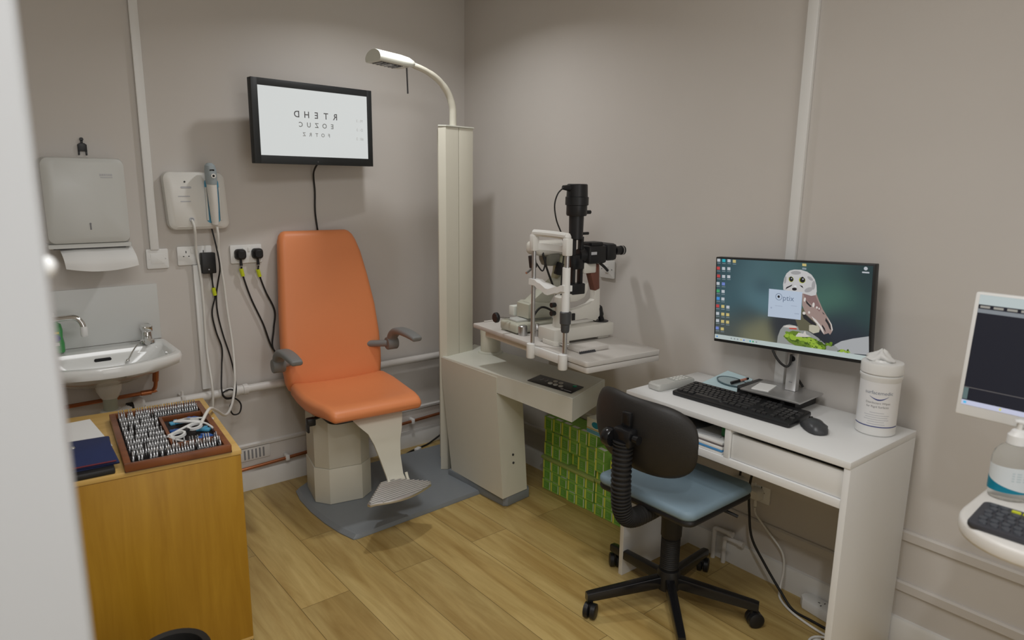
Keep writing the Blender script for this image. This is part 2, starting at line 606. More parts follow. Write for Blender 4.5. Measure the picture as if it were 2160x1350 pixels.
def socket_plate(name, label, P, wd, ht, kind, group=None, cat='wall socket'):
    """P maps local x (along the wall), y (up), z (out)"""
    t = thing(name, label, cat, P @ Vector((0, 0, 0)), 0, group)
    f = MB(P)
    f.prism(rrect(wd, ht, 0.006), 0.0005, 0.010, 0.003)
    f.build('face_plate', white_pl, t)
    if kind == 'blank':
        for sx in (-1, 1):
            MB(P).chain([(0.009, 0.0035), (0.0108, 0.003)], 8, 'Z', (sx * wd * 0.36, 0, 0)).build('screw', steel, t)
        MB(P).prism(rrect(wd * .62, ht * .5, 0.003), 0.0095, 0.0108, 0.0005).build('raised_panel', white_pl, t)
    if kind == 'switch':
        MB(P).prism(rrect(0.018, 0.030, 0.002), 0.009, 0.0145, 0.001).build('rocker', white_pl, t)
        for sx in (-1, 1):
            MB(P).chain([(0.009, 0.0035), (0.0108, 0.003)], 8, 'Z', (sx * 0.031, 0, 0)).build('screw', print_grey, t)
    if kind in ('double', 'single'):
        for sx in ((-1, 1) if kind == 'double' else (0,)):
            h = MB(P)
            cx = sx * wd * 0.25
            h.box(cx - 0.002, cx + 0.002, 0.012, 0.022, 0.0095, 0.0102)
            h.box(cx - 0.014, cx - 0.008, -0.004, 0.000, 0.0095, 0.0102).box(cx + 0.008, cx + 0.014, -0.004, 0.000, 0.0095, 0.0102)
            h.build('pin_holes', print_dark, t)
            MB(P).prism(rrect(0.010, 0.020, 0.002, 3, sx * 0.012, 0.02), 0.009, 0.0125, 0.001).build('rocker', white_pl, t)
    return t


def onback(x, z, y=0.0):
    return frame((x, y, z), (1, 0, 0), (0, 0, 1), (0, -1, 0))


def onright(y, z, x=0.0):
    return frame((x, y, z), (0, -1, 0), (0, 0, 1), (-1, 0, 0))


socket_plate('blank_plate', 'white blank wall plate at the foot of the tall trunking by the towel dispenser', onback(-1.642, 1.172), 0.088, 0.086, 'blank', cat='wall plate')
socket_plate('wall_socket', 'white double socket half covered by a black adapter below the handset charger', onback(-1.489, 1.178), 0.146, 0.084, 'double')
socket_plate('wall_socket', 'white double socket holding two black plugs left of the orange chair', onback(-1.262, 1.172), 0.146, 0.086, 'double')
socket_plate('wall_socket', 'white wall socket mostly hidden behind the orange chair back', onback(-1.032, 1.166), 0.146, 0.086, 'double')
socket_plate('light_switch', 'white single switch plate on the right wall behind the slit lamp', onright(-1.137, 1.131), 0.088, 0.084, 'switch', cat='switch')


def plug(label, P, m=black_pl, group=None):
    t = thing('plug', label, 'plug', P @ Vector((0, 0, 0)), 0, group)
    b = MB(P)
    rings = []
    for z, k in ((0.0105, 1.0), (0.026, 1.0), (0.038, 0.82), (0.043, 0.6)):
        rings.append([(x * k, y * k, z) for x, y in rrect(0.050, 0.050, 0.016, 5)])
    b.loft(rings)
    b.build('plug_body', m, t)
    g = MB(P)
    g.chain([(0.0, 0.0075), (0.03, 0.005)], 10, 'Y', (0, 0, 0.022), M=Matrix.Translation((0, -0.052, 0)))
    g.build('strain_relief', m, t)
    return t


plug('left black plug of the pair in the double socket beside the orange chair', onback(-1.293, 1.172))
plug('right black plug of the pair in the double socket beside the orange chair', onback(-1.214, 1.172))


def cable(name, label, pts, r, m, tagpos=None, k=8, n=8, cat='cable'):
    P = catmull(pts, k)
    if tagpos is None:
        return MB().tube(P, r, n).build(name, m, label=label, cat=cat, ang=80)
    t = thing(name, label, cat, pts[0])
    MB().tube(P, r, n).build('cord', m, t, ang=80)
    i = int(tagpos * (len(P) - 1))
    a, b = P[i], P[i + 1]
    d = (b - a).normalized()
    MB().cyl(a - d * 0.018, a + d * 0.018, r + 0.005, n=10).build('cable_tag', yellow_tag, t, 'yellow cable tag')
    return t


cable('power_cable', 'black flex with a yellow tag hanging from the left plug of the pair',
      [(-1.293, -0.025, 1.115), (-1.290, -0.022, 1.08), (-1.255, -0.014, 0.96), (-1.205, -0.014, 0.83), (-1.165, -0.016, 0.70), (-1.10, -0.025, 0.635), (-1.02, -0.06, 0.585), (-0.97, -0.085, 0.52), (-0.96, -0.085, 0.42), (-0.955, -0.06, 0.30)], 0.0042, black_soft, 0.10)
cable('power_cable', 'black flex with a yellow tag hanging from the right plug of the pair',
      [(-1.214, -0.025, 1.115), (-1.214, -0.022, 1.08), (-1.185, -0.014, 0.99), (-1.145, -0.012, 0.89), (-1.155, -0.014, 0.80), (-1.168, -0.026, 0.705), (-1.11, -0.034, 0.645), (-1.03, -0.070, 0.60), (-0.95, -0.095, 0.53), (-0.93, -0.095, 0.42), (-0.92, -0.07, 0.30)], 0.0042, black_soft, 0.10)
cable('screen_cable', 'thin black cable hanging from the letter chart screen to behind the orange chair',
      [(-0.925, -0.10, 1.60), (-0.922, -0.03, 1.55), (-0.912, -0.012, 1.46), (-0.915, -0.012, 1.36), (-0.905, -0.012, 1.25), (-0.90, -0.012, 1.10)], 0.0045, black_soft)

# ------------------------------------------------------------------ handset charger
t = thing('power_adapter', 'square black power adapter plugged in under the handset charger', 'power adapter', (-1.442, -0.012, 1.10))
MB(onback(-1.441, 1.143)).prism(rrect(0.060, 0.094, 0.005), 0.0105, 0.045, 0.003).build('adapter_body', black_pl, t)
MB(onback(-1.441, 1.143)).chain([(0.0448, 0.003), (0.0456, 0.003)], 10, 'Z', (-0.002, -0.028, 0)).build('indicator', print_pale, t, 'pale indicator dot')
MB().cyl((-1.43, -0.028, 1.098), (-1.428, -0.026, 1.065), 0.006, 0.004, 10).build('strain_relief', black_pl, t)
cable('adapter_cable', 'thin looped black cable with a yellow tag hanging below the black adapter',
      [(-1.428, -0.026, 1.066), (-1.425, -0.022, 1.03), (-1.420, -0.020, 0.985), (-1.437, -0.018, 0.91), (-1.425, -0.018, 0.82), (-1.405, -0.018, 0.74),
       (-1.415, -0.03, 0.66), (-1.437, -0.078, 0.56), (-1.425, -0.086, 0.520), (-1.39, -0.080, 0.515), (-1.375, -0.078, 0.535), (-1.40, -0.078, 0.552), (-1.435, -0.080, 0.54),
       (-1.42, -0.082, 0.512), (-1.38, -0.08, 0.505), (-1.355, -0.078, 0.47), (-1.365, -0.078, 0.43), (-1.395, -0.078, 0.43), (-1.405, -0.078, 0.47), (-1.385, -0.082, 0.507),
       (-1.370, -0.072, 0.55), (-1.362, -0.03, 0.62), (-1.372, -0.020, 0.70), (-1.395, -0.018, 0.80), (-1.412, -0.018, 0.90), (-1.413, -0.018, 0.985), (-1.402, -0.020, 1.05), (-1.402, -0.064, 1.12), (-1.408, -0.064, 1.2), (-1.415, -0.03, 1.30)], 0.0036, black_soft, 0.052, k=6)

ct = thing('handset_charger', 'white wall charger cradling a grey and white handset above the double socket', 'wall charger', (-1.47, 0, 1.29))
CP = onback(-1.472, 1.42)
rings = []
for z, wd, ht, sh in ((0.0005, 0.250, 0.245, 0.03), (0.030, 0.256, 0.250, 0.03), (0.046, 0.250, 0.244, 0.03), (0.056, 0.222, 0.222, 0.03)):
    rings.append([(x + 0.006 * (-y / 0.12), y, z) for x, y in rrect(wd, ht, sh, 5)])
MB(CP).loft(rings).build('housing', warm_white, ct)
MB(CP).prism(rrect(0.060, 0.195, 0.02, 4, 0.062, 0.0), 0.0555, 0.0572, 0.0005).build('cradle', cyan_m, ct, 'blue lined cradle recess')
x = MB(CP)
x.prism(rrect(0.044, 0.009, 0.004, 3, -0.044, 0.058), 0.0558, 0.0568)
x.box(-0.078, -0.030, 0.018, 0.0225, 0.0558, 0.0568).box(-0.070, -0.028, -0.004, 0.0005, 0.0558, 0.0568)
x.build('printed_marks', print_pale, ct, 'grey printed marks')
MB(CP).chain([(0.0558, 0.004), (0.0572, 0.004)], 10, 'Z', (-0.048, 0.082, 0)).build('indicator', print_dark, ct, 'dark indicator dot')
MB(CP).chain([(0.0555, 0.010), (0.060, 0.010), (0.060, 0.007), (0.057, 0.006)], 14, 'Z', (-0.030, -0.080, 0)).build('cord_grommet', print_pale, ct, 'grey cord grommet')
for sx in (0.036, 0.092):
    MB(CP).box(sx - 0.004, sx + 0.004, -0.085, 0.06, 0.0555, 0.066, 0.002).build('cradle_rail', warm_white, ct)

HP = CP @ frame((0.055, 0.012, 0.090), (1, 0.02, 0), (-0.06, 1, 0.10), (0, -0.1, 1))
ht = thing('instrument_handset', 'grey and white diagnostic handset resting in the white wall charger', 'handset', HP @ Vector((0, 0, 0)))


def ovals(mb, secs, n=16):
    mb.loft([[(cx + rx * math.cos(2 * PI * j / n), y, cz + rz_ * math.sin(2 * PI * j / n)) for j in range(n)] for y, rx, rz_, cx, cz in secs])
    return mb


ovals(MB(HP), [(-0.118, 0.009, 0.009, 0.0, -0.004), (-0.115, 0.014, 0.013, 0.0, -0.004), (-0.095, 0.016, 0.016, 0, -0.004), (-0.03, 0.019, 0.02, 0, 0), (0.04, 0.021, 0.023, 0, 0), (0.068, 0.021, 0.024, 0, 0)]).build('grip', warm_white, ht)
ovals(MB(HP), [(0.062, 0.0225, 0.0255, 0, 0), (0.08, 0.024, 0.026, 0, 0.001), (0.12, 0.025, 0.026, 0, 0.003), (0.142, 0.021, 0.022, 0, 0.002), (0.152, 0.010, 0.010, 0, 0.0)]).build('head', mat('pale_blue_grey', (0.33, 0.38, 0.40), 0.4), ht, 'grey blue handset head')
MB(HP).chain([(0.024, 0.010), (0.032, 0.010), (0.032, 0.005), (0.028, 0.004)], 14, 'Z', (0.003, 0.100, 0)).build('lens_ring', warm_white, ht)
MB(HP).chain([(0.029, 0.005), (0.0325, 0.005)], 12, 'Z', (0.003, 0.100, 0)).build('lens', black_gloss, ht, 'small black lens')
MB(HP).prism(rrect(0.020, 0.007, 0.003, 4, 0.0, 0.124), 0.015, 0.0285, 0.001).build('window', black_gloss, ht, 'black window')
cable('instrument_cable', 'white cord looping from the left of the charger down to the cabinet',
      [(-1.503, -0.060, 1.338), (-1.498, -0.075, 1.30), (-1.488, -0.035, 1.20), (-1.478, -0.032, 1.10), (-1.474, -0.030, 0.95), (-1.476, -0.032, 0.75), (-1.478, -0.078, 0.60), (-1.480, -0.084, 0.52), (-1.486, -0.07, 0.42), (-1.49, -0.05, 0.25)], 0.0055, warm_white)
cable('instrument_cable', 'white cord from the hanging handset reaching down into the lens case',
      [(-1.408, -0.088, 1.308), (-1.405, -0.085, 1.26), (-1.400, -0.06, 1.18), (-1.385, -0.05, 1.05), (-1.378, -0.05, 0.92), (-1.370, -0.065, 0.76), (-1.380, -0.10, 0.63), (-1.396, -0.13, 0.56), (-1.464, -0.30, 0.545), (-1.560, -0.54, 0.59), (-1.655, -0.76, 0.69), (-1.715, -0.90, 0.745), (-1.775, -1.02, 0.742)], 0.0055, warm_white)

# ------------------------------------------------------------------ towel dispenser, towel, hook
dt = thing('paper_towel_dispenser', 'white paper towel dispenser on the wall above the sink', 'towel dispenser', (-1.89, 0, 1.25))
DP = onback(-1.898, 1.425)
rings = []
for z, wd, ht_, yc, r in ((0.0005, 0.286, 0.335, -0.006, 0.02), (0.085, 0.286, 0.335, -0.004, 0.02), (0.108, 0.280, 0.322, -0.002, 0.025), (0.118, 0.245, 0.290, 0.0, 0.03)):
    rings.append([(x, y + yc + (0.010 * (1 - (x / 0.15) ** 2) if y > 0 else 0), z) for x, y in rrect(wd, ht_, r, 6)])
MB(DP).loft(rings).build('cover', mat('dispenser_white', (0.60, 0.61, 0.585), 0.35), dt)
rings = [[(x, y - 0.1755, z) for x, y in rrect(wd, 0.016, 0.004, 3)] for z, wd in ((0.0005, 0.292), (0.098, 0.292), (0.104, 0.285))]
MB(DP).loft(rings).build('bottom_lip', mat('dispenser_white', (0.60, 0.61, 0.585), 0.35), dt)
MB(DP).box(-0.125, 0.125, -0.188, -0.180, 0.030, 0.085).build('paper_slot', print_dark, dt, 'dark paper slot')
MB(DP).box(0.0005, 0.006, -0.112, -0.090, 0.117, 0.1195, 0.0008).chain([(0.117, 0.0035), (0.1198, 0.0035)], 10, 'Z', (0.0032, -0.088, 0)).build('key_slot', print_grey, dt, 'dark key slot')
lg = MB(DP)
for i in range(6):
    lg.box(0.052 + i * 0.0075, 0.0575 + i * 0.0075, 0.098, 0.105, 0.1178, 0.1188)
lg.box(0.054, 0.096, 0.090, 0.093, 0.1178, 0.1188)
lg.build('embossed_mark', print_pale, dt, 'faint grey embossed mark')
pt = MB()
rows = []
for i in range(9):
    tt = i / 8
    z = 1.2405 - 0.068 * tt - 0.008 * tt * tt
    y = -0.060 - 0.075 * math.sin(min(1, tt * 1.3) * PI / 2)
    rows.append([(-2.003 + 0.254 * u + (0.008 * tt), y - 0.006 * math.sin(u * PI) - 0.004 * math.sin(u * 9), z + 0.006 * math.sin(u * PI) * (1 - tt) - 0.016 * math.sin(u * PI) * tt) for u in [j / 12 for j in range(13)]])
ring = [[(*p,) for p in r] + [(p[0], p[1] + 0.0016, p[2] + 0.0008) for p in r[::-1]] for r in rows]
pt.loft(ring)
pt.build('paper_towel', paper_m, label='folded paper towel hanging out of the white dispenser', cat='paper towel', ang=60)
hk = thing('wall_hook', 'small black clip hook on the wall above the towel dispenser', 'hook', (-1.879, 0, 1.60))
HK = onback(-1.879, 1.63)
MB(HK).prism([(-0.016, -0.012), (0.016, -0.012), (0.016, 0.014), (0.008, 0.020), (-0.008, 0.020), (-0.016, 0.014)], 0.0005, 0.010, 0.002).build('clip_body', black_pl, hk)
MB(HK).box(-0.004, 0.004, 0.018, 0.032, 0.0005, 0.008, 0.001).chain([(0.0005, 0.007), (0.008, 0.007)], 12, 'Z', (0, 0.035, 0)).build('eyelet', black_pl, hk)
for sx in (-1, 1):
    MB(HK).box(sx * 0.013 - 0.003, sx * 0.013 + 0.003, -0.027, -0.010, 0.001, 0.006, 0.001).build('prong', black_pl, hk)

# ------------------------------------------------------------------ sink
MB().box(-2.46, -1.655, -0.009, -0.0005, 0.822, 1.065, 0.001).build('splashback', splash_m, label='pale grey splashback panel on the wall behind the sink', cat='splashback')
st = thing('wash_basin', 'small white wall hung wash basin with a bowed front behind the cabinet', 'sink', (-1.915, 0, 0.68))
SX = -1.915


def dring(hw, ys, yf, bow, z, n=44, r=0.03):
    D = abs(yf - ys)
    base = rrect(2 * hw, D, r, 5, 0, 0)
    n0 = len(base)
    dense = []
    for i in range(n0):
        p, q = base[i], base[(i + 1) % n0]
        dense.append(p)
        if i % 6 == 5:
            dense += [(p[0] + (q[0] - p[0]) * k / 10, p[1] + (q[1] - p[1]) * k / 10) for k in range(1, 10)]
    out = []
    for x, y in dense:
        yy = y / D + 0.5     # 0 at the front, 1 at the wall
        out.append((SX + x, yf + (ys - yf) * yy - bow * (1 - (x / hw) ** 2) * (1 - yy), z))
    return out


R = []
for hw, ys, yf, bow, z, r in ((0.050, -0.06, -0.17, 0.0, 0.690, 0.03), (0.10, -0.03, -0.22, 0.01, 0.700, 0.04), (0.19, -0.010, -0.27, 0.05, 0.738, 0.05), (0.252, -0.0095, -0.312, 0.10, 0.772, 0.03),
                              (0.266, -0.0095, -0.318, 0.110, 0.780, 0.02), (0.270, -0.0095, -0.322, 0.112, 0.808, 0.02), (0.266, -0.0100, -0.318, 0.110, 0.819, 0.02), (0.252, -0.016, -0.306, 0.106, 0.822, 0.02),
                              (0.238, -0.100, -0.296, 0.100, 0.815, 0.03), (0.222, -0.112, -0.285, 0.092, 0.790, 0.05), (0.18, -0.125, -0.265, 0.06, 0.745, 0.05), (0.10, -0.14, -0.235, 0.03, 0.722, 0.04), (0.03, -0.16, -0.20, 0.0, 0.715, 0.015)):
    R.append(dring(hw, ys, yf, bow, z, r=r))
MB().loft(R).build('bowl', ceramic, st, ang=50)
MB(frame((SX + 0.012, -0.114, 0.783), (1, 0, 0), (0, -0.3, 1), (0, -1, -0.3))).prism(rrect(0.062, 0.012, 0.006, 4), -0.004, 0.004, 0.0005).build('overflow_slot', black_gloss, st, 'black overflow slot')
MB().chain([(0.713, 0.022), (0.7175, 0.022)], 16, 'Z', (SX, -0.175, 0)).build('drain', chrome, st, 'chrome drain')
wt = thing('waste_trap', 'off white plastic waste trap below the wash basin', 'waste pipe', (SX + 0.03, -0.13, 0.5))
WX, WY = SX + 0.02, -0.13
MB().chain([(0.690, 0.050), (0.655, 0.046), (0.628, 0.034), (0.622, 0.030)], 22, 'Z', (WX, WY, 0)).build('waste_collar', warm_white, wt)
MB().chain([(0.625, 0.027), (0.570, 0.027)], 18, 'Z', (WX, WY, 0)).build('tail_pipe', mat('grey_green_pipe', (0.40, 0.42, 0.33), 0.4), wt, 'grey green tail pipe')
MB().chain([(0.572, 0.038), (0.566, 0.041), (0.545, 0.041), (0.540, 0.035), (0.500, 0.037), (0.46, 0.034)], 22, 'Z', (WX, WY, 0)).build('trap_nut', white_pl, wt)
MB().tube([(WX, WY, 0.53), (WX + 0.05, WY + 0.01, 0.545), (WX + 0.11, WY + 0.06, 0.548), (WX + 0.125, WY + 0.128, 0.548)], 0.026, 14, 6).build('outlet_pipe', white_pl, wt)
MB().chain([(-0.012, 0.031), (0.012, 0.031)], 16, 'X', (WX + 0.075, WY + 0.03, 0.547)).build('outlet_nut', black_soft, wt, 'black outlet nut')
cp = thing('water_feed_pipe', 'copper water pipe with an elbow feeding the underside of the wash basin', 'pipe', (-1.9, -0.03, 0.58))
MB().tube([(-2.5, -0.035, 0.578), (-2.05, -0.035, 0.586), (-1.73, -0.035, 0.592), (-1.712, -0.036, 0.600), (-1.704, -0.045, 0.62), (-1.704, -0.07, 0.68), (-1.704, -0.10, 0.74)], 0.0085, 10, 5).build('pipe_run', copper, cp)
MB().chain([(-0.020, 0.0115), (0.020, 0.0115)], 12, 'X', (-1.742, -0.035, 0.591)).build('solder_joint', copper, cp)
MB().cyl((-1.704, -0.055, 0.645), (-1.704, -0.08, 0.70), 0.013, n=12).build('tap_connector', copper, cp)
tp = thing('lever_tap', 'chrome lever tap with a hanging plug chain on the right of the basin', 'tap', (-1.725, -0.06, 0.822))
MB().chain([(0.822, 0.030), (0.832, 0.028), (0.838, 0.020), (0.868, 0.018), (0.872, 0.014)], 18, 'Z', (-1.722, -0.062, 0)).build('tap_body', chrome, tp)
MB().tube([(-1.722, -0.07, 0.845), (-1.728, -0.10, 0.842), (-1.735, -0.128, 0.832)], [0.013, 0.012, 0.011], 12, 5).build('tap_spout', chrome, tp)
MB(frame((-1.722, -0.058, 0.876), (1, 0.1, 0), (-0.1, 1, 0.15), (0, -0.15, 1))).prism(rrect(0.040, 0.048, 0.008), -0.004, 0.022, 0.004).build('lever', chrome, tp)
MB().tube([(-1.742, -0.075, 0.832), (-1.765, -0.10, 0.828), (-1.79, -0.118, 0.806), (-1.805, -0.128, 0.785), (-1.815, -0.135, 0.772)], 0.0025, 8, 5).ball((-1.817, -0.136, 0.770), 0.008).build('plug_chain', chrome, tp)
sp = thing('swan_tap', 'chrome swivel spout tap reaching over the left of the basin', 'tap', (-2.13, -0.06, 0.822))
MB().chain([(0.822, 0.026), (0.835, 0.022), (0.90, 0.018), (0.95, 0.018), (0.965, 0.014)], 16, 'Z', (-2.135, -0.062, 0)).build('tap_body', chrome, sp)
MB().tube([(-2.135, -0.07, 0.955), (-2.09, -0.095, 0.963), (-2.02, -0.125, 0.972), (-1.985, -0.14, 0.972), (-1.968, -0.147, 0.955), (-1.962, -0.150, 0.935)], 0.0105, 12, 6).build('tap_spout', chrome, sp)
MB().chain([(0.895, 0.010), (0.900, 0.0135), (0.930, 0.0135), (0.936, 0.011)], 14, 'Z', (-1.961, -0.151, 0)).build('spout_tip', white_pl, sp, 'white plastic spout tip')

so = thing('soap_bottle', 'green washing liquid bottle with a blue oval label on the basin ledge', 'soap bottle', (-2.052, -0.058, 0.8225))
BP = rz(-12, (-2.052, -0.056, 0))
rg = []
for z, wd, dp in ((0.8225, 0.052, 0.030), (0.826, 0.060, 0.036), (0.860, 0.062, 0.038), (0.885, 0.054, 0.034), (0.915, 0.058, 0.036), (0.938, 0.050, 0.032), (0.948, 0.026, 0.024), (0.953, 0.022, 0.022)):
    rg.append([(x, y, z) for x, y in rrect(wd, dp, 0.012, 4)])
MB(BP).loft(rg).build('bottle_body', greengel, so)
MB(BP).chain([(0.952, 0.014), (0.972, 0.013), (0.974, 0.008), (0.985, 0.006)], 14).build('cap', white_pl, so)
LB = BP @ frame((0.0, -0.0195, 0.885), (1, 0, 0), (0, 0, 1), (0, -1, 0))
MB(LB).prism([(0.022 * math.cos(a * PI / 12), 0.016 * math.sin(a * PI / 12)) for a in range(24)], 0.0, 0.003).build('oval_label', print_blue, so, 'dark blue oval label')
MB(LB).box(-0.018, 0.018, 0.018, 0.026, 0.0, 0.0022).build('label_band', mat('label_yellow', (0.7, 0.6, 0.03), 0.5), so, 'yellow label band')
MB(LB).box(-0.016, 0.016, -0.030, -0.018, 0.0, 0.0036).build('label_strip', card_m, so, 'white and red label strip')

# ------------------------------------------------------------------ wooden cabinet and what stands on it
CBO = (-1.716, -1.213, 0)
CBR = -5.3
CB = rz(CBR, CBO)
ck = thing('wooden_cabinet', 'honey coloured wooden cabinet in the left foreground below the sink', 'cabinet', CBO, CBR)
MB(CB).box(-0.64, -0.001, 0.016, 0.60, 0.045, 0.684).build('carcass', beech, ck)
MB(CB).box(-0.64, 0.0, 0.0, 0.016, 0.052, 0.683, 0.0015).build('front_panel', beech, ck)
MB(CB).box(-0.65, 0.002, -0.002, 0.605, 0.684, 0.700, 0.002).build('cabinet_top', beech_top, ck)
MB(CB).box(-0.64, 0.0, 0.001, 0.59, 0.040, 0.0525, 0.001).build('bottom_edge', beech_top, ck)
for fx in (-0.60, -0.03):
    for fy in (0.03, 0.55):
        MB(CB).box(fx - 0.025, fx + 0.025, fy - 0.025, fy + 0.025, 0.0, 0.0405, 0.002).build('foot', black_pl, ck)

tc_ = thing('trial_lens_case', 'open brown wooden case full of trial lenses on the cabinet', 'lens case', CB @ Vector((-0.17, 0.25, 0.700)), CBR)
cx0, cx1, cy0, cy1 = -0.314, -0.027, -0.010, 0.500
z0, z1 = 0.7003, 0.724
MB(CB).box(cx0, cx1, cy0, cy1, z0, 0.706).build('case_floor', velvet, tc_)
for nm, b in (('front', (cx0, cx1, cy0, cy0 + 0.014)), ('back', (cx0, cx1, cy1 - 0.014, cy1)), ('left', (cx0, cx0 + 0.018, cy0 + 0.014, cy1 - 0.014)), ('right', (cx1 - 0.018, cx1, cy0 + 0.014, cy1 - 0.014))):
    MB(CB).box(*b, z0, z1, 0.0015).build('case_wall', mahog, tc_)
px0, px1, py0, py1 = -0.168, -0.045, 0.100, 0.372
cm = MB(CB)
cm.box(px0 - 0.010, px0, py0 - 0.010, py1 + 0.010, 0.706, 0.7235, 0.001).box(px0, px1, py0 - 0.010, py0, 0.706, 0.7235, 0.001).box(px0, px1, py1, py1 + 0.010, 0.706, 0.7235, 0.001)
cm.build('compartment_wall', mahog, tc_)
rows = [(0.030, 0), (0.076, 0), (0.124, 1), (0.172, 1), (0.220, 1), (0.268, 1), (0.316, 1), (0.362, 1), (0.412, 0), (0.458, 0)]
sl = MB(CB)
for ry, part in rows:
    sl.box(cx0 + 0.018, (px0 - 0.011) if part else (cx1 - 0.018), ry - 0.021, ry - 0.0185, 0.706, 0.7145)
sl.build('lens_divider', velvet, tc_)
# one trial lens: flat metal ring with a handle tab and dark glass, then copies of it
lm = MB()
NL = 16
ro, ri, th = 0.0158, 0.0122, 0.0011
ringv = [[(x_, r_ * math.cos(2 * PI * j / NL), 0.0158 + r_ * math.sin(2 * PI * j / NL)) for j in range(NL)] for r_, x_ in ((ri, -th), (ro, -th), (ro, th), (ri, th))]
lm.loft(ringv, closed=True)
lm.box(-th, th, -0.0040, 0.0040, 0.030, 0.0375)
lm.mi = 1
lm.cyl((-0.0004, 0, 0.0158), (0.0004, 0, 0.0158), ri, n=NL)
nl = 0
lens0 = None
for ry, part in rows:
    x_ = cx0 + 0.026
    xe = (px0 - 0.014) if part else (cx1 - 0.022)
    while x_ < xe:
        if random.random() > 0.12:
            loc = CB @ Vector((x_, ry, 0.7062))
            if lens0 is None:
                lens0 = lm.build('trial_lens', [lens_rim, lens_glass], label='thin round metal rimmed trial lens standing in a row in the open brown case', cat='lens', group='trial lenses standing in the open case', origin=(0, 0, 0))
                o = lens0
            else:
                o = lens0.copy()
                COL.objects.link(o)
            o.location = loc
            o.rotation_euler = (random.uniform(-0.22, 0.22), random.uniform(-0.03, 0.03), math.radians(CBR))
            nl += 1
        x_ += 0.0076
print('lenses', nl)
# white trial frames and blue clips in the compartment
for k, (fx, fy, ra, lab) in enumerate(((-0.122, 0.175, 25, 'white trial frame lying at the front of the lens case compartment'), (-0.102, 0.275, 60, 'white trial frame lying at the back of the lens case compartment'))):
    FP = CB @ rz(ra, (fx, fy, 0.7305)) @ Matrix.Rotation(math.radians(14 if k else -10), 4, 'Y')
    f = thing('trial_glasses', lab, 'trial frame', FP @ Vector((0, 0, 0)))
    for sx in (-0.030, 0.030):
        r_ = [[(sx + q * math.cos(2 * PI * j / 20), q * math.sin(2 * PI * j / 20), z_) for j in range(20)] for q, z_ in ((0.016, -0.004), (0.023, -0.004), (0.023, 0.004), (0.016, 0.004))]
        MB(FP).loft(r_, closed=True).build('lens_holder', white_pl, f)
    MB(FP).box(-0.050, 0.050, 0.020, 0.028, -0.003, 0.004, 0.002).build('bridge_bar', white_pl, f)
    MB(FP).box(-0.009, 0.009, -0.006, 0.012, -0.003, 0.005, 0.003).build('nose_rest', black_pl, f, 'black nose rest')
    for sx in (-0.053, 0.053):
        MB(FP).tube([(sx, 0.022, 0.0), (sx * 1.05, -0.02, 0.002), (sx * 0.9, -0.065, 0.0)], 0.0032, 8, 4).build('side_arm', white_pl, f)
for k, (fx, fy, ra, m_, lab) in enumerate(((-0.075, 0.145, 20, blue_m, 'royal blue lens clip at the front right of the lens case compartment'), (-0.145, 0.240, 70, blue_m, 'royal blue lens clip at the left of the lens case compartment'),
                                           (-0.065, 0.215, -35, cyan_m, 'sky blue lens clip at the right of the lens case compartment'), (-0.130, 0.330, 5, cyan_m, 'sky blue lens clip at the back left of the lens case compartment'), (-0.080, 0.340, 40, blue_m, 'royal blue lens clip at the back right of the lens case compartment'))):
    c = MB(CB @ rz(ra, (fx, fy, 0.7062)))
    c.box(-0.022, 0.022, -0.012, 0.012, 0.0, 0.008, 0.003).box(-0.006, 0.006, -0.018, 0.018, 0.0035, 0.011, 0.002)
    c.build('lens_clip', m_, label=lab, cat='clip')
pr = MB(CB @ rz(8, (-0.47, 0.40, 0.7003)))
pr.box(-0.11, 0.12, -0.18, 0.13, 0.0, 0.003)
pr.build('paper_sheet', paper_m, label='white paper sheets lying behind the navy pouch on the cabinet', cat='paper')
tb = MB(CB @ rz(2, (-0.445, 0.115, 0.7003)))
tb.box(-0.13, 0.105, -0.118, 0.115, 0.0, 0.018, 0.004)
tb.build('black_case', black_pl, label='flat black case lying beneath the navy pouch on the cabinet', cat='case')
pc = thing('navy_pouch', 'navy blue cloth pouch with a dark red edge lying on the flat black case', 'pouch', CB @ Vector((-0.44, 0.13, 0.7185)), CBR)
PP = CB @ rz(2, (-0.438, 0.135, 0.7188))
rg = []
for y_, t_ in ((-0.112, 0.006), (-0.108, 0.014), (-0.06, 0.024), (0.0, 0.028), (0.07, 0.026), (0.115, 0.014), (0.12, 0.004)):
    rg.append([(x_ * (1 - 0.04 * math.cos(y_ * 20)), y_, z_ + t_ / 2 + 0.003 * math.sin(x_ * 40) * (z_ > 0)) for x_, z_ in rrect(0.218, t_, 0.006, 4)])
MB(PP).loft(rg).build('pouch_body', navy, pc)
MB(PP).tube([(-0.104, -0.1135, 0.011), (0.0, -0.1145, 0.012), (0.104, -0.1135, 0.011)], 0.0022, 8, 4).build('piping', mat('dark_red_edge', (0.14, 0.012, 0.02), 0.6), pc, 'dark red piping')
MB(PP).chain([(0.0275, 0.006), (0.031, 0.005)], 14, 'Z', (0.01, 0.01, 0)).build('stud', steel, pc, 'small metal stud')

bn = thing('waste_bin', 'round black waste bin at the bottom edge in front of the cabinet', 'bin', (-2.022, -1.560, 0))
bc = (-2.022, -1.560)
MB().chain([(0.0, 0.072), (0.336, 0.086), (0.344, 0.090), (0.350, 0.087), (0.346, 0.072), (0.30, 0.068), (0.01, 0.060)], 36, 'Z', (*bc, 0)).build('bin_body', black_soft, bn)

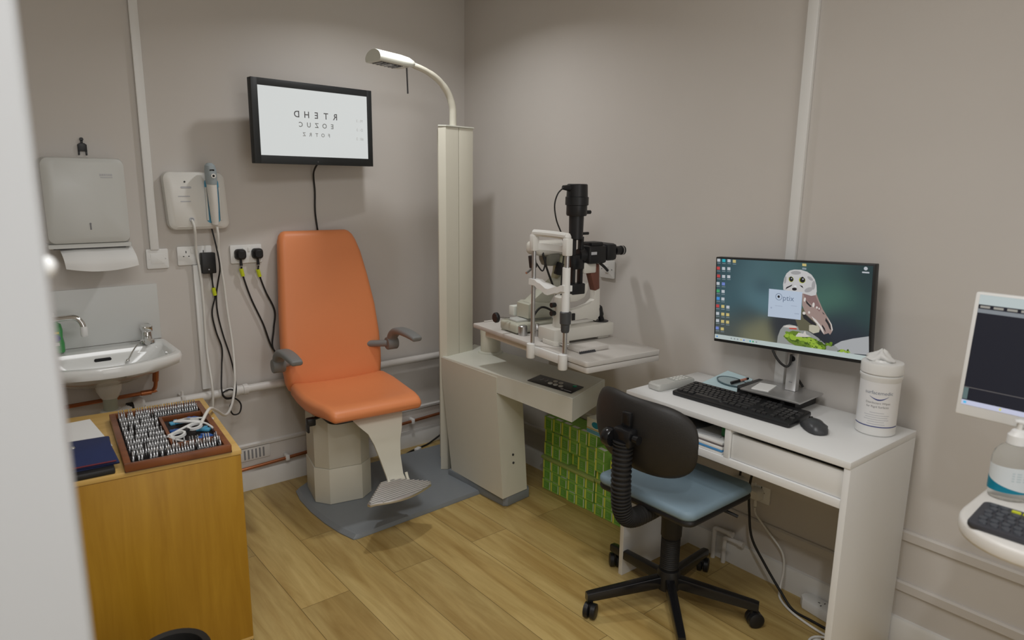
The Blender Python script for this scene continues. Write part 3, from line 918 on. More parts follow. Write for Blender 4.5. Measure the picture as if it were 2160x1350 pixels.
# ------------------------------------------------------------------ letter chart screen
ts = thing('chart_screen', 'black framed wall screen showing a mirrored letter chart above the orange chair', 'screen', (-0.961, -0.13, 1.585))
CH = frame((-0.961, -0.176, 1.765), (0.993, 0.115, 0), (0, 0, 1), (0.115, -0.993, 0))
W_, H_ = 0.612, 0.360
fr = MB(CH)
o_ = rrect(W_, H_, 0.004, 3)
ix0, ix1, iy0, iy1 = -W_ / 2 + 0.029, W_ / 2 - 0.027, -H_ / 2 + 0.036, H_ / 2 - 0.030
fr.box(-W_ / 2, W_ / 2, -H_ / 2, H_ / 2, -0.035, -0.004, 0.003)
fr.box(-W_ / 2, ix0, -H_ / 2, H_ / 2, -0.006, 0.0, 0.001).box(ix1, W_ / 2, -H_ / 2, H_ / 2, -0.006, 0.0, 0.001)
fr.box(ix0 - .001, ix1 + .001, -H_ / 2, iy0, -0.006, -0.0001, 0.0005).box(ix0 - .001, ix1 + .001, iy1, H_ / 2, -0.006, -0.0001, 0.0005)
fr.build('screen_frame', dark_grey if False else mat('screen_bezel', (0.018, 0.020, 0.021), 0.5), ts)
MB(CH).box(ix0, ix1, iy0, iy1, -0.0042, -0.0025).build('screen_panel', mat('lit_white_screen', (0.05, 0.05, 0.05), 0.3, emit=(0.585, 0.605, 0.595), es=1.0), ts, 'lit white panel')
MIR = Matrix.Diagonal((-1, 1, 1, 1))
for txt_, size, sp_, x0_, y0_, m_ in (('RTEHD', 0.040, 0.0495, 0.002, 0.040, mat('chart_black', (0.10, 0.10, 0.105), .6)), ('EOZUC', 0.030, 0.0405, 0.002, -0.004, mat('chart_grey', (0.22, 0.23, 0.23), .6)), ('FOTRZ', 0.0225, 0.032, 0.000, -0.046, mat('chart_pale_grey', (0.30, 0.31, 0.31), .6))):
    for i, ch in enumerate(txt_):
        MB(CH).text(ch, size, Matrix.Translation((x0_ + (2 - i) * sp_, y0_, -0.0021)) @ MIR, 0.0005).build('letter', m_, ts)
for i, t_ in enumerate(('M : 3', 'D : 3', '60 : 3')):
    MB(CH).text(t_, 0.018, Matrix.Translation((0.234, 0.032 - 0.042 * i, -0.0021)) @ MIR).build('faint_figure', mat('chart_faint', (0.52, 0.53, 0.53), .6), ts, 'very faint mirrored figure')
MB(CH).chain([(-0.0002, 0.003), (0.0008, 0.003)], 10, 'Z', (0.0, -H_ / 2 + 0.014, 0)).build('power_mark', mid_grey, ts)
MB().box(-1.02, -0.90, -0.012, -0.0005, 1.70, 1.83, 0.003).box(-0.985, -0.935, -0.145, -0.010, 1.735, 1.795, 0.004).build('wall_bracket', black_pl, ts)

# ------------------------------------------------------------------ examination chair
ECO = (-0.92, -0.42, 0)
EC = rz(-5, ECO)
ec = thing('examination_chair', 'orange padded examination chair with a tall back and grey armrests', 'chair', ECO, -5)
PD = rz(-12, (-0.985, -0.315, 0))


def octa(hx, hy, c):
    return [(hx - c, -hy), (hx, -hy + c), (hx, hy - c), (hx - c, hy), (-hx + c, hy), (-hx, hy - c), (-hx, -hy + c), (-hx + c, -hy)]


MB(PD).prism(octa(0.135, 0.150, 0.058), 0.021, 0.195, 0.003).build('pedestal_base', cream, ec)
MB(PD).prism(octa(0.130, 0.146, 0.055), 0.196, 0.462, 0.003).build('pedestal_column', cream, ec)
MB(EC).prism(rrect(0.36, 0.36, 0.05, 4, -0.02, 0.0), 0.458, 0.486, 0.004).build('seat_plate', black_pl, ec)
# leg panel: a cream sheet narrowing down to the footrest
lp = MB(EC)
secs = [(0.480, -0.115, 0.125, -0.215), (0.455, -0.095, 0.115, -0.235), (0.42, -0.062, 0.100, -0.262), (0.37, -0.040, 0.085, -0.275), (0.30, -0.020, 0.078, -0.290), (0.22, 0.000, 0.080, -0.310), (0.195, 0.005, 0.086, -0.325), (0.185, 0.008, 0.086, -0.335)]
lp.loft([[(a, y_ + .0, z_), (b, y_, z_), (b, y_ + 0.016, z_ + 0.002), (a, y_ + 0.016, z_ + 0.002)] for z_, a, b, y_ in secs])
for sx in (0.002, 0.092):
    lp.tube([(sx, -0.315, 0.225), (sx, -0.335, 0.197), (sx, -0.37, 0.188)], 0.007, 8, 4)
lp.build('leg_panel', cream, ec)
FW = rz(2.0, (-0.96, -0.80, 0.200))
fpoly = [(0.055, 0.075), (0.163, -0.055), (0.150, -0.080)] + [(0.15 - 0.31 * k / 12, -0.080 - 0.042 * math.sin(PI * k / 12)) for k in range(1, 12)] + [(-0.160, -0.088), (-0.165, -0.072), (-0.022, 0.070)]
fm = MB(FW)
fm.prism(fpoly[::-1], -0.008, 0.004, 0.0015)
fm.build('footrest', alu, ec)


def half_span(y, poly=fpoly):
    xs = []
    n = len(poly)
    for i in range(n):
        a, b = poly[i], poly[(i + 1) % n]
        if (a[1] - y) * (b[1] - y) < 0:
            xs.append(a[0] + (b[0] - a[0]) * (y - a[1]) / (b[1] - a[1]))
    return (min(xs), max(xs)) if len(xs) > 1 else None


rb = MB(FW)
for k in range(11):
    y_ = 0.062 - k * 0.0160
    h_ = half_span(y_)
    if h_:
        rb.tube([(h_[0] + 0.008, y_, 0.0044), (h_[1] - 0.008, y_, 0.0044)], 0.0044, 8)
rb.build('tread_ribs', mat('bright_rib', (0.80, 0.80, 0.79), 0.28, 0.9), ec, kind=None)
# seat cushion
rg = []
for y_, hw, zt, tk in ((0.235, 0.200, 0.548, 0.030), (0.225, 0.236, 0.556, 0.056), (0.20, 0.245, 0.560, 0.066), (0.10, 0.252, 0.556, 0.068), (0.0, 0.250, 0.550, 0.068), (-0.10, 0.240, 0.551, 0.066), (-0.18, 0.228, 0.556, 0.062),
                       (-0.235, 0.219, 0.553, 0.058), (-0.262, 0.212, 0.543, 0.046), (-0.275, 0.200, 0.530, 0.022)):
    ring = []
    for x_, z_ in rrect(2 * hw, tk, min(0.026, tk * 0.45), 5):
        u = x_ / hw
        dip = 0.0 * (1 - u * u) * max(0.0, 1 - ((y_ - 0.02) / 0.25) ** 2)
        ring.append((x_ - 0.012, y_, zt - tk / 2 + z_ - (dip if z_ > 0 else 0)))
    # extra points across the top for the dip
    out = []
    n_ = len(ring)
    for i in range(n_):
        a, b = ring[i], ring[(i + 1) % n_]
        out.append(a)
        if i in (5, 17):
            for k in range(1, 12):
                u = k / 12
                x_ = a[0] + (b[0] - a[0]) * u
                uu = (x_ + 0.012) / hw
                dip = 0.026 * (1 - uu * uu) * max(0.0, 1 - ((y_ - 0.02) / 0.25) ** 2) if i == 5 else 0
                out.append((x_, y_, a[2] + (b[2] - a[2]) * u - dip))
    rg.append(out)
MB(EC).loft(rg).build('seat', leather, ec, ang=80)
# backrest
zl = [0.500, 0.515, 0.545, 0.600, 0.652, 0.75, 0.897, 1.044, 1.165, 1.225, 1.252, 1.268, 1.274]
Lx = np.interp(zl, [0.50, 0.556, 0.725, 0.946, 1.121, 1.27], [-0.262, -0.264, -0.268, -0.257, -0.246, -0.239])
Rx = np.interp(zl, [0.50, 0.555, 0.652, 0.75, 0.897, 1.044, 1.165, 1.27], [0.229, 0.231, 0.235, 0.234, 0.221, 0.195, 0.168, 0.134])
ins = [0.03, 0.012, 0.003, 0, 0, 0, 0, 0, 0, 0.002, 0.008, 0.020, 0.034]
tks = [0.030, 0.055, 0.070, 0.078, 0.080, 0.080, 0.078, 0.074, 0.070, 0.066, 0.056, 0.038, 0.016]
rg = []
for z_, l_, r_, i_, tk in zip(zl, Lx, Rx, ins, tks):
    yc = 0.225 + (z_ - 0.5) * 0.125 + 0.035
    ring = rrect(r_ - l_ - 2 * i_, tk, min(0.030, tk * 0.46), 6, (l_ + r_) / 2, 0)
    out = []
    n_ = len(ring)
    for i in range(n_):
        a, b = ring[i], ring[(i + 1) % n_]
        out.append((a[0], yc + a[1], z_))
        if i % 7 == 6 and i != 13 or i == 20:
            pass
        if i in (6, 20):
            for k in range(1, 10):
                u = k / 10
                bulge = 0.006 * math.sin(PI * u) * (1 if i == 20 else 0)
                lum = -0.010 * math.sin(PI * u) * math.exp(-((z_ - 0.62) / 0.12) ** 2) * (1 if i == 20 else 0)
                out.append((a[0] + (b[0] - a[0]) * u, yc + a[1] + (b[1] - a[1]) * u - bulge - lum, z_))
    rg.append(out)
MB(EC).loft(rg).build('backrest', leather, ec, ang=80)
MB(EC).box(-0.06, 0.03, 0.245, 0.335, 0.44, 0.54, 0.01).build('back_bracket', black_pl, ec)
# armrests: pivot block and a curved paddle


def armrest(sx, zo, yo):
    x_ = sx
    s_ = 1 if sx > 0 else -1
    a = MB(EC @ Matrix.Translation((0, yo, zo)))
    pts = [(x_, 0.150, 0.672), (x_, 0.135, 0.712), (x_, 0.085, 0.745), (x_, 0.02, 0.757), (x_, -0.06, 0.757), (x_, -0.12, 0.752), (x_, -0.142, 0.747)]
    P_ = catmull(pts, 5)
    rg_ = []
    for i, p in enumerate(P_):
        d = (P_[min(i + 1, len(P_) - 1)] - P_[max(i - 1, 0)]).normalized()
        nrm = Vector((0, d.z, -d.y)) if True else None
        nrm = Vector((1, 0, 0)).cross(d).normalized()
        k = i / (len(P_) - 1)
        wd = 0.048 + 0.014 * math.sin(PI * k)
        tk = 0.042 - 0.020 * k
        if i == len(P_) - 1:
            wd *= 0.8
            tk *= 0.6
        rg_.append([p + Vector((1, 0, 0)) * u + nrm * v for u, v in rrect(wd, tk, tk * 0.45, 4)])
    a.loft(rg_)
    o = a.build('armrest', arm_grey, ec, ang=60)
    b = MB(EC @ Matrix.Translation((0, yo, zo)))
    b.chain([(-0.028, 0.030), (-0.024, 0.033), (0.024, 0.033), (0.028, 0.030)], 20, 'X', (x_, 0.150, 0.672))
    b.build('arm_pivot', arm_grey, ec, ang=40)
    c = MB(EC @ Matrix.Translation((0, yo, zo)))
    c.cyl((x_ - s_ * 0.02, 0.155, 0.672), (x_ - s_ * 0.10, 0.225, 0.665), 0.017, n=14)
    c.build('arm_bracket', arm_grey, ec)


armrest(-0.318, 0.0, 0.012)
armrest(0.262, 0.032, 0.035)
lv = MB(EC)
lv.cyl((-0.12, 0.0, 0.462), (-0.235, -0.03, 0.452), 0.008, n=10).box(-0.262, -0.222, -0.050, -0.018, 0.425, 0.462, 0.006).box(-0.262, -0.252, -0.050, -0.018, 0.395, 0.435, 0.004)
lv.build('recline_lever', black_pl, ec, 'black recline lever')

# ------------------------------------------------------------------ refraction unit: base plate, cabinet, console, column, lamp, table
ru = thing('refraction_unit', 'cream refraction unit with a lamp column, console and swing table right of the orange chair', 'refraction unit', (-0.42, -0.45, 0))
bp = [(-0.215, -0.12)]
bp += [(-0.98, -0.112), (-1.08, -0.130), (-1.150, -0.175), (-1.172, -0.28), (-1.180, -0.42), (-1.176, -0.56), (-1.162, -0.68), (-1.140, -0.772), (-1.120, -0.778), (-0.444, -0.752), (-0.413, -0.660), (-0.26, -0.60)]
bm_ = MB()
inner = []
cx_, cy_ = -0.7, -0.43
outer = [(x_, y_, 0.0005) for x_, y_ in bp]
up = [(cx_ + (x_ - cx_) * (0.975 if x_ > -1.0 else 0.965), cy_ + (y_ - cy_) * 0.985, 0.020) for x_, y_ in bp]
mid = [(x_, y_, 0.005) for x_, y_ in bp]
bm_.loft([outer, mid, up])
bm_.build('base_plate', base_grey, ru, ang=25)
pl_ = [(-0.462, -0.50), (-0.438, -0.925), (-0.420, -0.940), (-0.275, -0.925), (-0.262, -0.905), (-0.20, -0.45)]
MB().prism(pl_, 0.0005, 0.050, 0.004).build('plinth', base_grey, ru)
# cabinet with a slanted front
cb_lo = [(-0.4555, -0.520), (-0.4555, -0.945), (-0.292, -0.930), (-0.16, -0.42)]
cb_hi = [(-0.4555, -0.4325), (-0.4555, -0.890), (-0.292, -0.880), (-0.16, -0.32)]
cbm = MB()
cbm.loft([[(*p, 0.0505) for p in cb_lo], [(*p, 0.555) for p in cb_hi]])
cbm.prism([(-0.4555, -0.4325), (-0.4555, -0.890), (-0.4525, -0.890), (-0.4525, -0.4325)], 0.555, 0.6335)
cbm.build('unit_cabinet', cream, ru, ang=20)
for z_ in (0.245, 0.205):
    f_ = (z_ - 0.05) / 0.55
    y_ = -0.938 + 0.053 * f_
    MB().cyl((-0.375, y_ - 0.002, z_), (-0.375, y_ + 0.012, z_), 0.006, n=10).build('bolt_hole', print_dark, ru, 'dark bolt hole')
con = [(-0.452, -0.432), (-0.452, -1.385), (-0.135, -1.268), (-0.150, -0.305)]
cn = MB()
cn.loft([[(*p, 0.558 if p[1] < -0.6 else 0.56) for p in con], [(*p, 0.634 + 0.022 * (-p[1] - 0.43) / 0.95) for p in con]])
cn.build('console', cream_l, ru, ang=20)
cl = MB()
ccen = (-0.3, -0.85)
cl.loft([[(ccen[0] + (p[0] - ccen[0]) * k, ccen[1] + (p[1] - ccen[1]) * (1 - (1 - k) * 0.35), 0.6344 + 0.022 * (-p[1] - 0.43) / 0.95 + dz) for p in con] for k, dz in ((0.996, 0.0), (0.985, 0.004))])
cl.build('console_top', cream_l, ru, ang=20)
# control panel on the console top
cz = 0.6395 + 0.022 * 0.78 / 0.95
PNX = Vector((0.03, -1, 0.0232)).normalized()
PNL = frame((-0.363, -1.185, cz + 0.0005), PNX, (0.96, 0.28, 0.004), (0, 0.023, 1))
MB(PNL).box(-0.135, 0.135, -0.055, 0.055, -0.001, 0.0018, 0.0006).build('control_panel', mat('panel_black', (0.016, 0.016, 0.019), 0.35), ru, 'black control panel')
for bx, by in ((-0.012, 0.020), (0.022, 0.020), (-0.018, -0.016), (0.014, -0.016), (0.046, -0.016)):
    MB(PNL).chain([(0.0015, 0.0125), (0.0045, 0.0125), (0.0055, 0.010)], 16, 'Z', (bx, by, 0)).build('button', grey_w, ru, 'round pale button')
for bx in (-0.085, -0.055):
    MB(PNL).box(bx - 0.0015, bx + 0.0015, -0.012, 0.018, 0.0015, 0.0022).build('slider_mark', print_pale, ru, 'pale slider line')
    MB(PNL).box(bx - 0.005, bx + 0.0, -0.016, 0.012, 0.0012, 0.0022).build('slider_slot', black_gloss, ru)
MB(PNL).chain([(0.0015, 0.011), (0.0045, 0.011), (0.0055, 0.009)], 16, 'Z', (0.098, 0.030, 0)).build('button', mat('green_button', (0.02, 0.33, 0.20), 0.3), ru, 'green button')
lg = MB(PNL)
lg.flat([(0.062, -0.044), (0.075, -0.044), (0.080, -0.034), (0.067, -0.034)], Matrix.Translation((0, 0, 0.0021)))
for i in range(7):
    lg.flat([(0.084 + i * 0.006, -0.044), (0.0885 + i * 0.006, -0.044), (0.0885 + i * 0.006, -0.037), (0.084 + i * 0.006, -0.037)], Matrix.Translation((0, 0, 0.0021)))
lg.build('maker_mark', print_pale, ru, 'small pale maker mark')
# column
d2 = Vector((0.985, 0.17, 0))
nb = Vector((-0.17, 0.985, 0))
P1 = Vector((-0.430, -0.447, 0))
P0 = Vector((-0.458, -0.424, 0))
slot = P1 + d2 * 0.088
P2 = P1 + d2 * 0.190


def colpoly(pts, z0_, z1_, bev=0.002):
    return MB().prism([(p.x, p.y) for p in pts], z0_, z1_, bev)


vb = Vector((0.64, 0.77, 0))
colpoly([P0, P1, slot - d2 * 0.002, slot - d2 * 0.002 + nb * 0.15, P0 + vb * 0.14], 0.021, 1.775).build('column', cream, ru)
colpoly([slot + d2 * 0.003, P2, P2 + nb * 0.15, slot + d2 * 0.003 + nb * 0.15], 0.60, 1.775).build('column_cover', cream, ru)
colpoly([slot - d2 * 0.002 + nb * 0.012, slot + d2 * 0.003 + nb * 0.012, slot + d2 * 0.003 + nb * 0.14, slot - d2 * 0.002 + nb * 0.14], 0.62, 1.774, 0).build('column_slot', print_dark, ru, 'dark slot in the column')
colpoly([P0 - d2 * 0.004 - nb * 0.003, P1 - nb * 0.004, P2 + d2 * 0.004 - nb * 0.004, P2 + d2 * 0.004 + nb * 0.154, P0 + vb * 0.144], 1.7755, 1.783, 0.002).build('column_cap', cream_l, ru)
# lamp
la = MB()
la.tube([(-0.358, -0.405, 1.782), (-0.358, -0.405, 1.83), (-0.362, -0.406, 1.875), (-0.392, -0.412, 1.935), (-0.45, -0.423, 1.985), (-0.53, -0.440, 2.017), (-0.615, -0.458, 2.033), (-0.66, -0.466, 2.038)], [0.0175, 0.0175, 0.0165, 0.015, 0.0135, 0.012], 14, 6)
la.build('lamp_arm', cream, ru, ang=60)
LH = frame((-0.745, -0.480, 2.038), (-0.985, -0.10, 0.06), (0.10, -0.995, 0), (0.06, 0.0, 1))
hd = MB(LH)
rg = []
for x_, k, zz in ((-0.125, 0.30, 0.004), (-0.115, 0.55, 0.003), (-0.085, 0.90, 0.0), (-0.04, 1.0, 0), (0.082, 1.0, 0), (0.088, 0.97, 0)):
    ring = []
    for j in range(20):
        a_ = PI * j / 19
        ring.append((x_, 0.060 * k * math.cos(a_), zz - 0.010 * k + 0.040 * k * math.sin(a_)))
    ring += [(x_, -0.054 * k, zz - 0.022 * k), (x_, 0.054 * k, zz - 0.022 * k)]
    rg.append(ring)
hd.loft(rg)
hd.build('lamp_head', cream_l, ru, ang=40)
lv = MB(LH)
lv.box(-0.045, 0.066, -0.036, 0.036, -0.0235, -0.0215)
lv.build('lamp_recess', print_dark, ru, 'dark recess under the lamp')
lv = MB(LH)
for i in range(6):
    x_ = -0.038 + i * 0.020
    lv.box(x_ - 0.001, x_ + 0.001, -0.036, 0.036, -0.027, -0.0232)
lv.box(-0.045, 0.066, -0.001, 0.001, -0.027, -0.0232).box(-0.005, 0.025, -0.030, 0.030, -0.0245, -0.0234)
lv.build('lamp_louvre', alu, ru, 'metal louvre under the lamp')
MB().cyl((-0.652, -0.467, 2.025), (-0.648, -0.467, 1.905), 0.0038, n=10).build('pull_rod', mid_grey, ru, 'thin grey pull rod')
# swing arm and table
MB().chain([(0.640, 0.066), (0.650, 0.064), (0.652, 0.052)], 28, 'Z', (-0.205, -0.520, 0)).build('pivot_collar', cream_l, ru)
MB().chain([(0.650, 0.052), (0.790, 0.052), (0.794, 0.049)], 28, 'Z', (-0.205, -0.520, 0)).build('pivot_post', cream, ru)
TA = Vector((-0.43, -0.70, 0))
TM = frame((-0.43, -0.70, 0), (-0.10, -0.995, 0), (0.995, -0.10, 0), (0, 0, 1))   # table frame: a along the edge, b towards the wall
TM = Matrix(((-0.0995, 0.995, 0, -0.43), (-0.995, -0.0995, 0, -0.70), (0, 0, 1, 0), (0, 0, 0, 1)))
sa = MB()
pc0 = TM @ Vector((0.45, 0.17, 0))
v_ = Vector((pc0.x + 0.205, pc0.y + 0.520, 0))
ln = v_.length
SAm = frame((-0.205, -0.520, 0), v_, (v_.y, -v_.x, 0), (0, 0, -1))
sa.loft([[(x_, y_, z_) for y_, z_ in ((-hw, -zt), (hw, -zt), (hw, -zb), (-hw, -zb))] for x_, hw, zb, zt in ((-0.03, 0.045, 0.735, 0.794), (0.15, 0.05, 0.745, 0.800), (ln, 0.07, 0.782, 0.8125), (ln + 0.12, 0.07, 0.782, 0.8125))], M=SAm)
sa.build('swing_arm', cream, ru, ang=25)
a0_, a1_, b0_, b1_ = 0.012, 0.852, -0.030, 0.362
tt_ = MB(TM)
tt_.prism(rrect(a1_ - a0_, b1_ - b0_, 0.012, 3, (a0_ + a1_) / 2, (b0_ + b1_) / 2), 0.840, 0.860, 0.003)
tt_.build('table_top', table_m, ru)
lo = MB(TM)
lo.prism([(0.10, -0.010), (0.745, -0.010), (0.800, 0.028), (0.800, 0.34), (0.10, 0.34)], 0.812, 0.8395, 0.002)
lo.build('table_underside', instr, ru)
MB(TM).prism(rrect(0.13, 0.385, 0.01, 3, 0.787, 0.166), 0.814, 0.8385, 0.005).build('table_drawer', table_m, ru)
lp_ = MB(TM)
lp_.box(a0_ + 0.004, 0.20, b1_ - 0.012, b1_ - 0.002, 0.8595, 0.8665, 0.002).box(a0_ + 0.004, a0_ + 0.014, b0_ + 0.06, b1_ - 0.012, 0.8595, 0.8665, 0.002)
lp_.build('table_rail', table_m, ru)
cable('floor_cable', 'black cable lying on the floor between the orange chair base and the lamp column', [(-0.50, -0.115, 0.006), (-0.44, -0.085, 0.006), (-0.36, -0.065, 0.006), (-0.30, -0.050, 0.007), (-0.24, -0.035, 0.02), (-0.18, -0.04, 0.05), (-0.12, -0.06, 0.08)], 0.005, black_soft)
cc = MB(rz(25, (-0.385, -0.078, 0)))
cc.box(-0.018, 0.018, -0.010, 0.010, 0.0125, 0.036, 0.003)
cc = MB(rz(25, (-0.40, -0.100, 0)))
cc.box(-0.020, 0.020, -0.012, 0.012, 0.0005, 0.024, 0.003)
cc.build('cable_connector', white_pl, label='small white cable connector on the floor behind the base plate', cat='connector')

# ------------------------------------------------------------------ slit lamp (a, b, z in the table frame)
sl_ = thing('slit_lamp', 'white slit lamp with a black tower and eyepieces behind a chin rest on the table', 'slit lamp', TM @ Vector((0.53, 0.15, 0.8603)))
T = TM


def part(name, mb, m, parent, label=None, ang=35):
    return mb.build(name, m, parent, label, ang=ang)


A_ = 0.53
for a_ in (0.521, 0.735):
    part('post', MB(T).cyl((a_, -0.043, 0.850), (a_, -0.043, 1.315), 0.0085, n=14), steel, sl_)
    part('post_cup', MB(T).chain([(0.808, 0.0165), (0.812, 0.019), (0.868, 0.018), (0.870, 0.013)], 18, 'Z', (a_, -0.0505, 0)), white_pl, sl_)
part('foot_bar', MB(T).box(0.525, 0.73, -0.046, -0.0305, 0.822, 0.858, 0.003), white_pl, sl_)
part('post_sleeve', MB(T).cyl((0.733, -0.043, 1.035), (0.733, -0.043, 1.205), 0.0155, n=16), white_pl, sl_)
part('height_knob', MB(T).chain([(0.955, 0.014), (0.962, 0.0165), (0.985, 0.0175), (0.990, 0.0215), (1.033, 0.0225), (1.036, 0.019)], 18, 'Z', (0.7345, -0.043, 0)), dark_grey, sl_, 'dark grey height knob')


def band(z, hh, bow, b0, th=0.006):
    rg_ = []
    for k in range(13):
        u = k / 12
        a_ = 0.521 + 0.214 * u
        b_ = b0 + bow * math.sin(PI * u)
        rg_.append([(a_, b_, z - hh), (a_, b_ - th, z - hh), (a_, b_ - th, z + hh), (a_, b_, z + hh)])
    return MB(T).loft(rg_)


part('forehead_band', band(1.268, 0.013, 0.035, -0.033), white_pl, sl_)
hb_ = MB(T)
hb_.tube([(0.521, -0.043, 1.29), (0.521, -0.043, 1.318), (0.53, -0.042, 1.322), (0.628, -0.030, 1.322), (0.726, -0.042, 1.322), (0.735, -0.043, 1.318), (0.735, -0.043, 1.28)], 0.0135, 10, 3)
part('head_frame', hb_, warm_white, sl_)
for a_ in (0.521, 0.735):
    part('frame_bracket', MB(T).box(a_ - 0.014, a_ + 0.014, -0.058, -0.028, 1.25, 1.315, 0.004), warm_white, sl_)
cr_ = MB(T)
rg = []
for k in range(13):
    u = k / 12
    a_ = 0.512 + 0.23 * u
    dip = -0.018 * math.exp(-((u - 0.55) / 0.16) ** 2) if True else 0
    wd = 0.030 + 0.020 * math.exp(-((u - 0.55) / 0.2) ** 2)
    zc = 1.118 + dip + (0.008 if u < 0.25 or u > 0.85 else 0)
    rg.append([(a_, -0.055 - wd * 0.2, zc - 0.012), (a_, -0.055 - wd * 0.2, zc + 0.012), (a_, -0.050 + wd, zc + 0.010), (a_, -0.050 + wd, zc - 0.012)])
cr_.loft(rg)
part('chin_rest', cr_, white_pl, sl_, ang=50)

bb = MB(T)
bb.box(0.470, 0.585, 0.020, 0.345, 0.872, 0.928, 0.006)
part('moving_base', bb, instr, sl_)
part('base_foot', MB(T).prism(rrect(0.10, 0.085, 0.02, 5, 0.545, 0.060), 0.8605, 0.880, 0.002), instr, sl_)
for b_ in (0.30,):
    part('base_foot', MB(T).box(0.50, 0.57, b_ - 0.03, b_ + 0.03, 0.8605, 0.874, 0.002), instr, sl_)
part('axle', MB(T).cyl((0.60, 0.045, 0.874), (0.66, 0.045, 0.874), 0.010, n=14), chrome, sl_, 'chrome axle')
part('rail_cover', MB(T).box(0.655, 0.735, 0.035, 0.185, 0.8605, 0.879, 0.004), table_m, sl_)
rk = MB(T)
rk.box(0.736, 0.742, 0.030, 0.110, 0.8605, 0.8655)
for k in range(9):
    rk.box(0.735, 0.742, 0.031 + k * 0.009, 0.035 + k * 0.009, 0.8655, 0.869)
part('gear_rack', rk, print_dark, sl_, 'dark toothed rack')
cl_ = MB(T)
cl_.chain([(0.928, 0.040), (0.945, 0.038), (1.000, 0.034), (1.052, 0.033), (1.058, 0.028)], 24, 'Z', (A_, 0.100, 0))
part('base_column', cl_, instr, sl_)
part('column_switch', MB(T).box(A_ + 0.032, A_ + 0.040, 0.125, 0.140, 0.955, 0.985, 0.002), black_pl, sl_)
for z_ in (0.985, 1.02):
    part('lock_knob', MB(T).chain([(0, 0.011), (0.022, 0.010)], 12, 'Y', (A_ - 0.005, 0.046, z_)), black_pl, sl_)
ar = MB(T)
prof = [(0.115, 0.945), (0.115, 0.990), (0.18, 0.998), (0.235, 1.012), (0.262, 1.030), (0.262, 1.075), (0.292, 1.075), (0.296, 0.955), (0.275, 0.935), (0.22, 0.950)]
ar.prism(prof, A_ - 0.016, A_ + 0.016, 0.003, M=Matrix(((0, 0, 1, 0), (1, 0, 0, 0), (0, 1, 0, 0), (0, 0, 0, 1))))
part('microscope_arm', ar, instr, sl_)
MX = Matrix(((0, 0, 1, 0), (1, 0, 0, 0), (0, 1, 0, 0), (0, 0, 0, 1)))
part('arm_cover', MB(T).prism([(0.222, 1.180), (0.281, 1.182), (0.288, 1.074), (0.262, 1.066)], A_ - 0.018, A_ + 0.018, 0.004, M=MX), brown_m, sl_, 'brown tapered arm cover')
part('arm_head', MB(T).box(A_ - 0.022, A_ + 0.022, 0.195, 0.262, 1.145, 1.19, 0.006), instr, sl_)
sw = MB(T)
sw.prism([(0.085, 1.055), (0.125, 1.060), (0.170, 1.082), (0.222, 1.105), (0.222, 1.075), (0.205, 1.045), (0.165, 1.03), (0.12, 1.03)], A_ - 0.020, A_ + 0.020, 0.004, M=MX)
part('swing_head', sw, instr, sl_)
js = MB(T)
js.chain([(0.926, 0.034), (0.931, 0.033), (0.933, 0.016)], 20, 'Z', (A_ + 0.005, 0.312, 0))
part('joystick_boot', js, black_pl, sl_)
part('joystick', MB(T).tube([(A_ + 0.005, 0.318, 0.930), (A_ + 0.003, 0.309, 0.955), (A_, 0.300, 0.985), (A_, 0.297, 0.994)], [0.012, 0.0165, 0.018, 0.014], 14, 4), black_pl, sl_, 'black joystick')
tw = MB(T)
tw.chain([(1.288, 0.024), (1.292, 0.029), (1.385, 0.031), (1.386, 0.040), (1.392, 0.043), (1.428, 0.043), (1.430, 0.048), (1.462, 0.048), (1.464, 0.044), (1.512, 0.042), (1.515, 0.038)], 28, 'Z', (A_, 0.162, 0))
part('lamp_tower', tw, black_pl, sl_, 'black lamp tower')
part('tower_lever', MB(T).chain([(0.0, 0.008), (0.035, 0.008), (0.037, 0.006)], 12, 'Y', (A_, 0.200, 1.400)), black_pl, sl_)
part('tower_lever', MB(T).chain([(0.0, 0.006), (0.040, 0.006)], 12, 'Y', (A_, 0.188, 1.312)), black_pl, sl_)
part('lamp_plug', MB(T).chain([(0.0, 0.014), (0.030, 0.011), (0.032, 0.007), (0.045, 0.006)], 14, 'Y', (A_, 0.122, 1.498), M=Matrix.Identity(4)) if False else MB(T).cyl((A_, 0.124, 1.498), (A_, 0.088, 1.500), 0.014, 0.009, 14), black_pl, sl_)
part('lamp_cord', MB(T).tube([(A_, 0.090, 1.499), (A_ - 0.005, 0.066, 1.475), (A_ - 0.01, 0.055, 1.43), (A_ - 0.01, 0.066, 1.37), (A_ - 0.01, 0.095, 1.31), (A_ - 0.01, 0.11, 1.25), (A_ - 0.015, 0.105, 1.15), (A_ - 0.01, 0.10, 1.055)], 0.0032, 8, 6), black_soft, sl_, ang=80)
for b_ in (0.150, 0.190):
    part('tower_strut', MB(T).box(A_ - 0.012, A_ + 0.012, b_ - 0.007, b_ + 0.007, 1.085, 1.300, 0.002), black_pl, sl_)
part('prism_block', MB(T).box(A_ - 0.020, A_ + 0.020, 0.137, 0.197, 1.165, 1.225, 0.004), black_gloss, sl_)
part('slit_block', MB(T).box(A_ - 0.022, A_ + 0.022, 0.132, 0.205, 1.058, 1.105, 0.006), black_pl, sl_)
for b_, s_ in ((0.128, -1), (0.210, 1)):
    part('slit_knob', MB(T).chain([(0, 0.014), (0.016, 0.013)], 14, 'Y', (A_, b_ if s_ > 0 else b_ - 0.016, 1.09)), white_pl, sl_, 'white slit knob')
mb = MB(T)
mb.box(A_ - 0.045, A_ + 0.040, 0.205, 0.305, 1.185, 1.262, 0.012)
mb.box(A_ - 0.030, A_ + 0.030, 0.225, 0.290, 1.258, 1.276, 0.006)
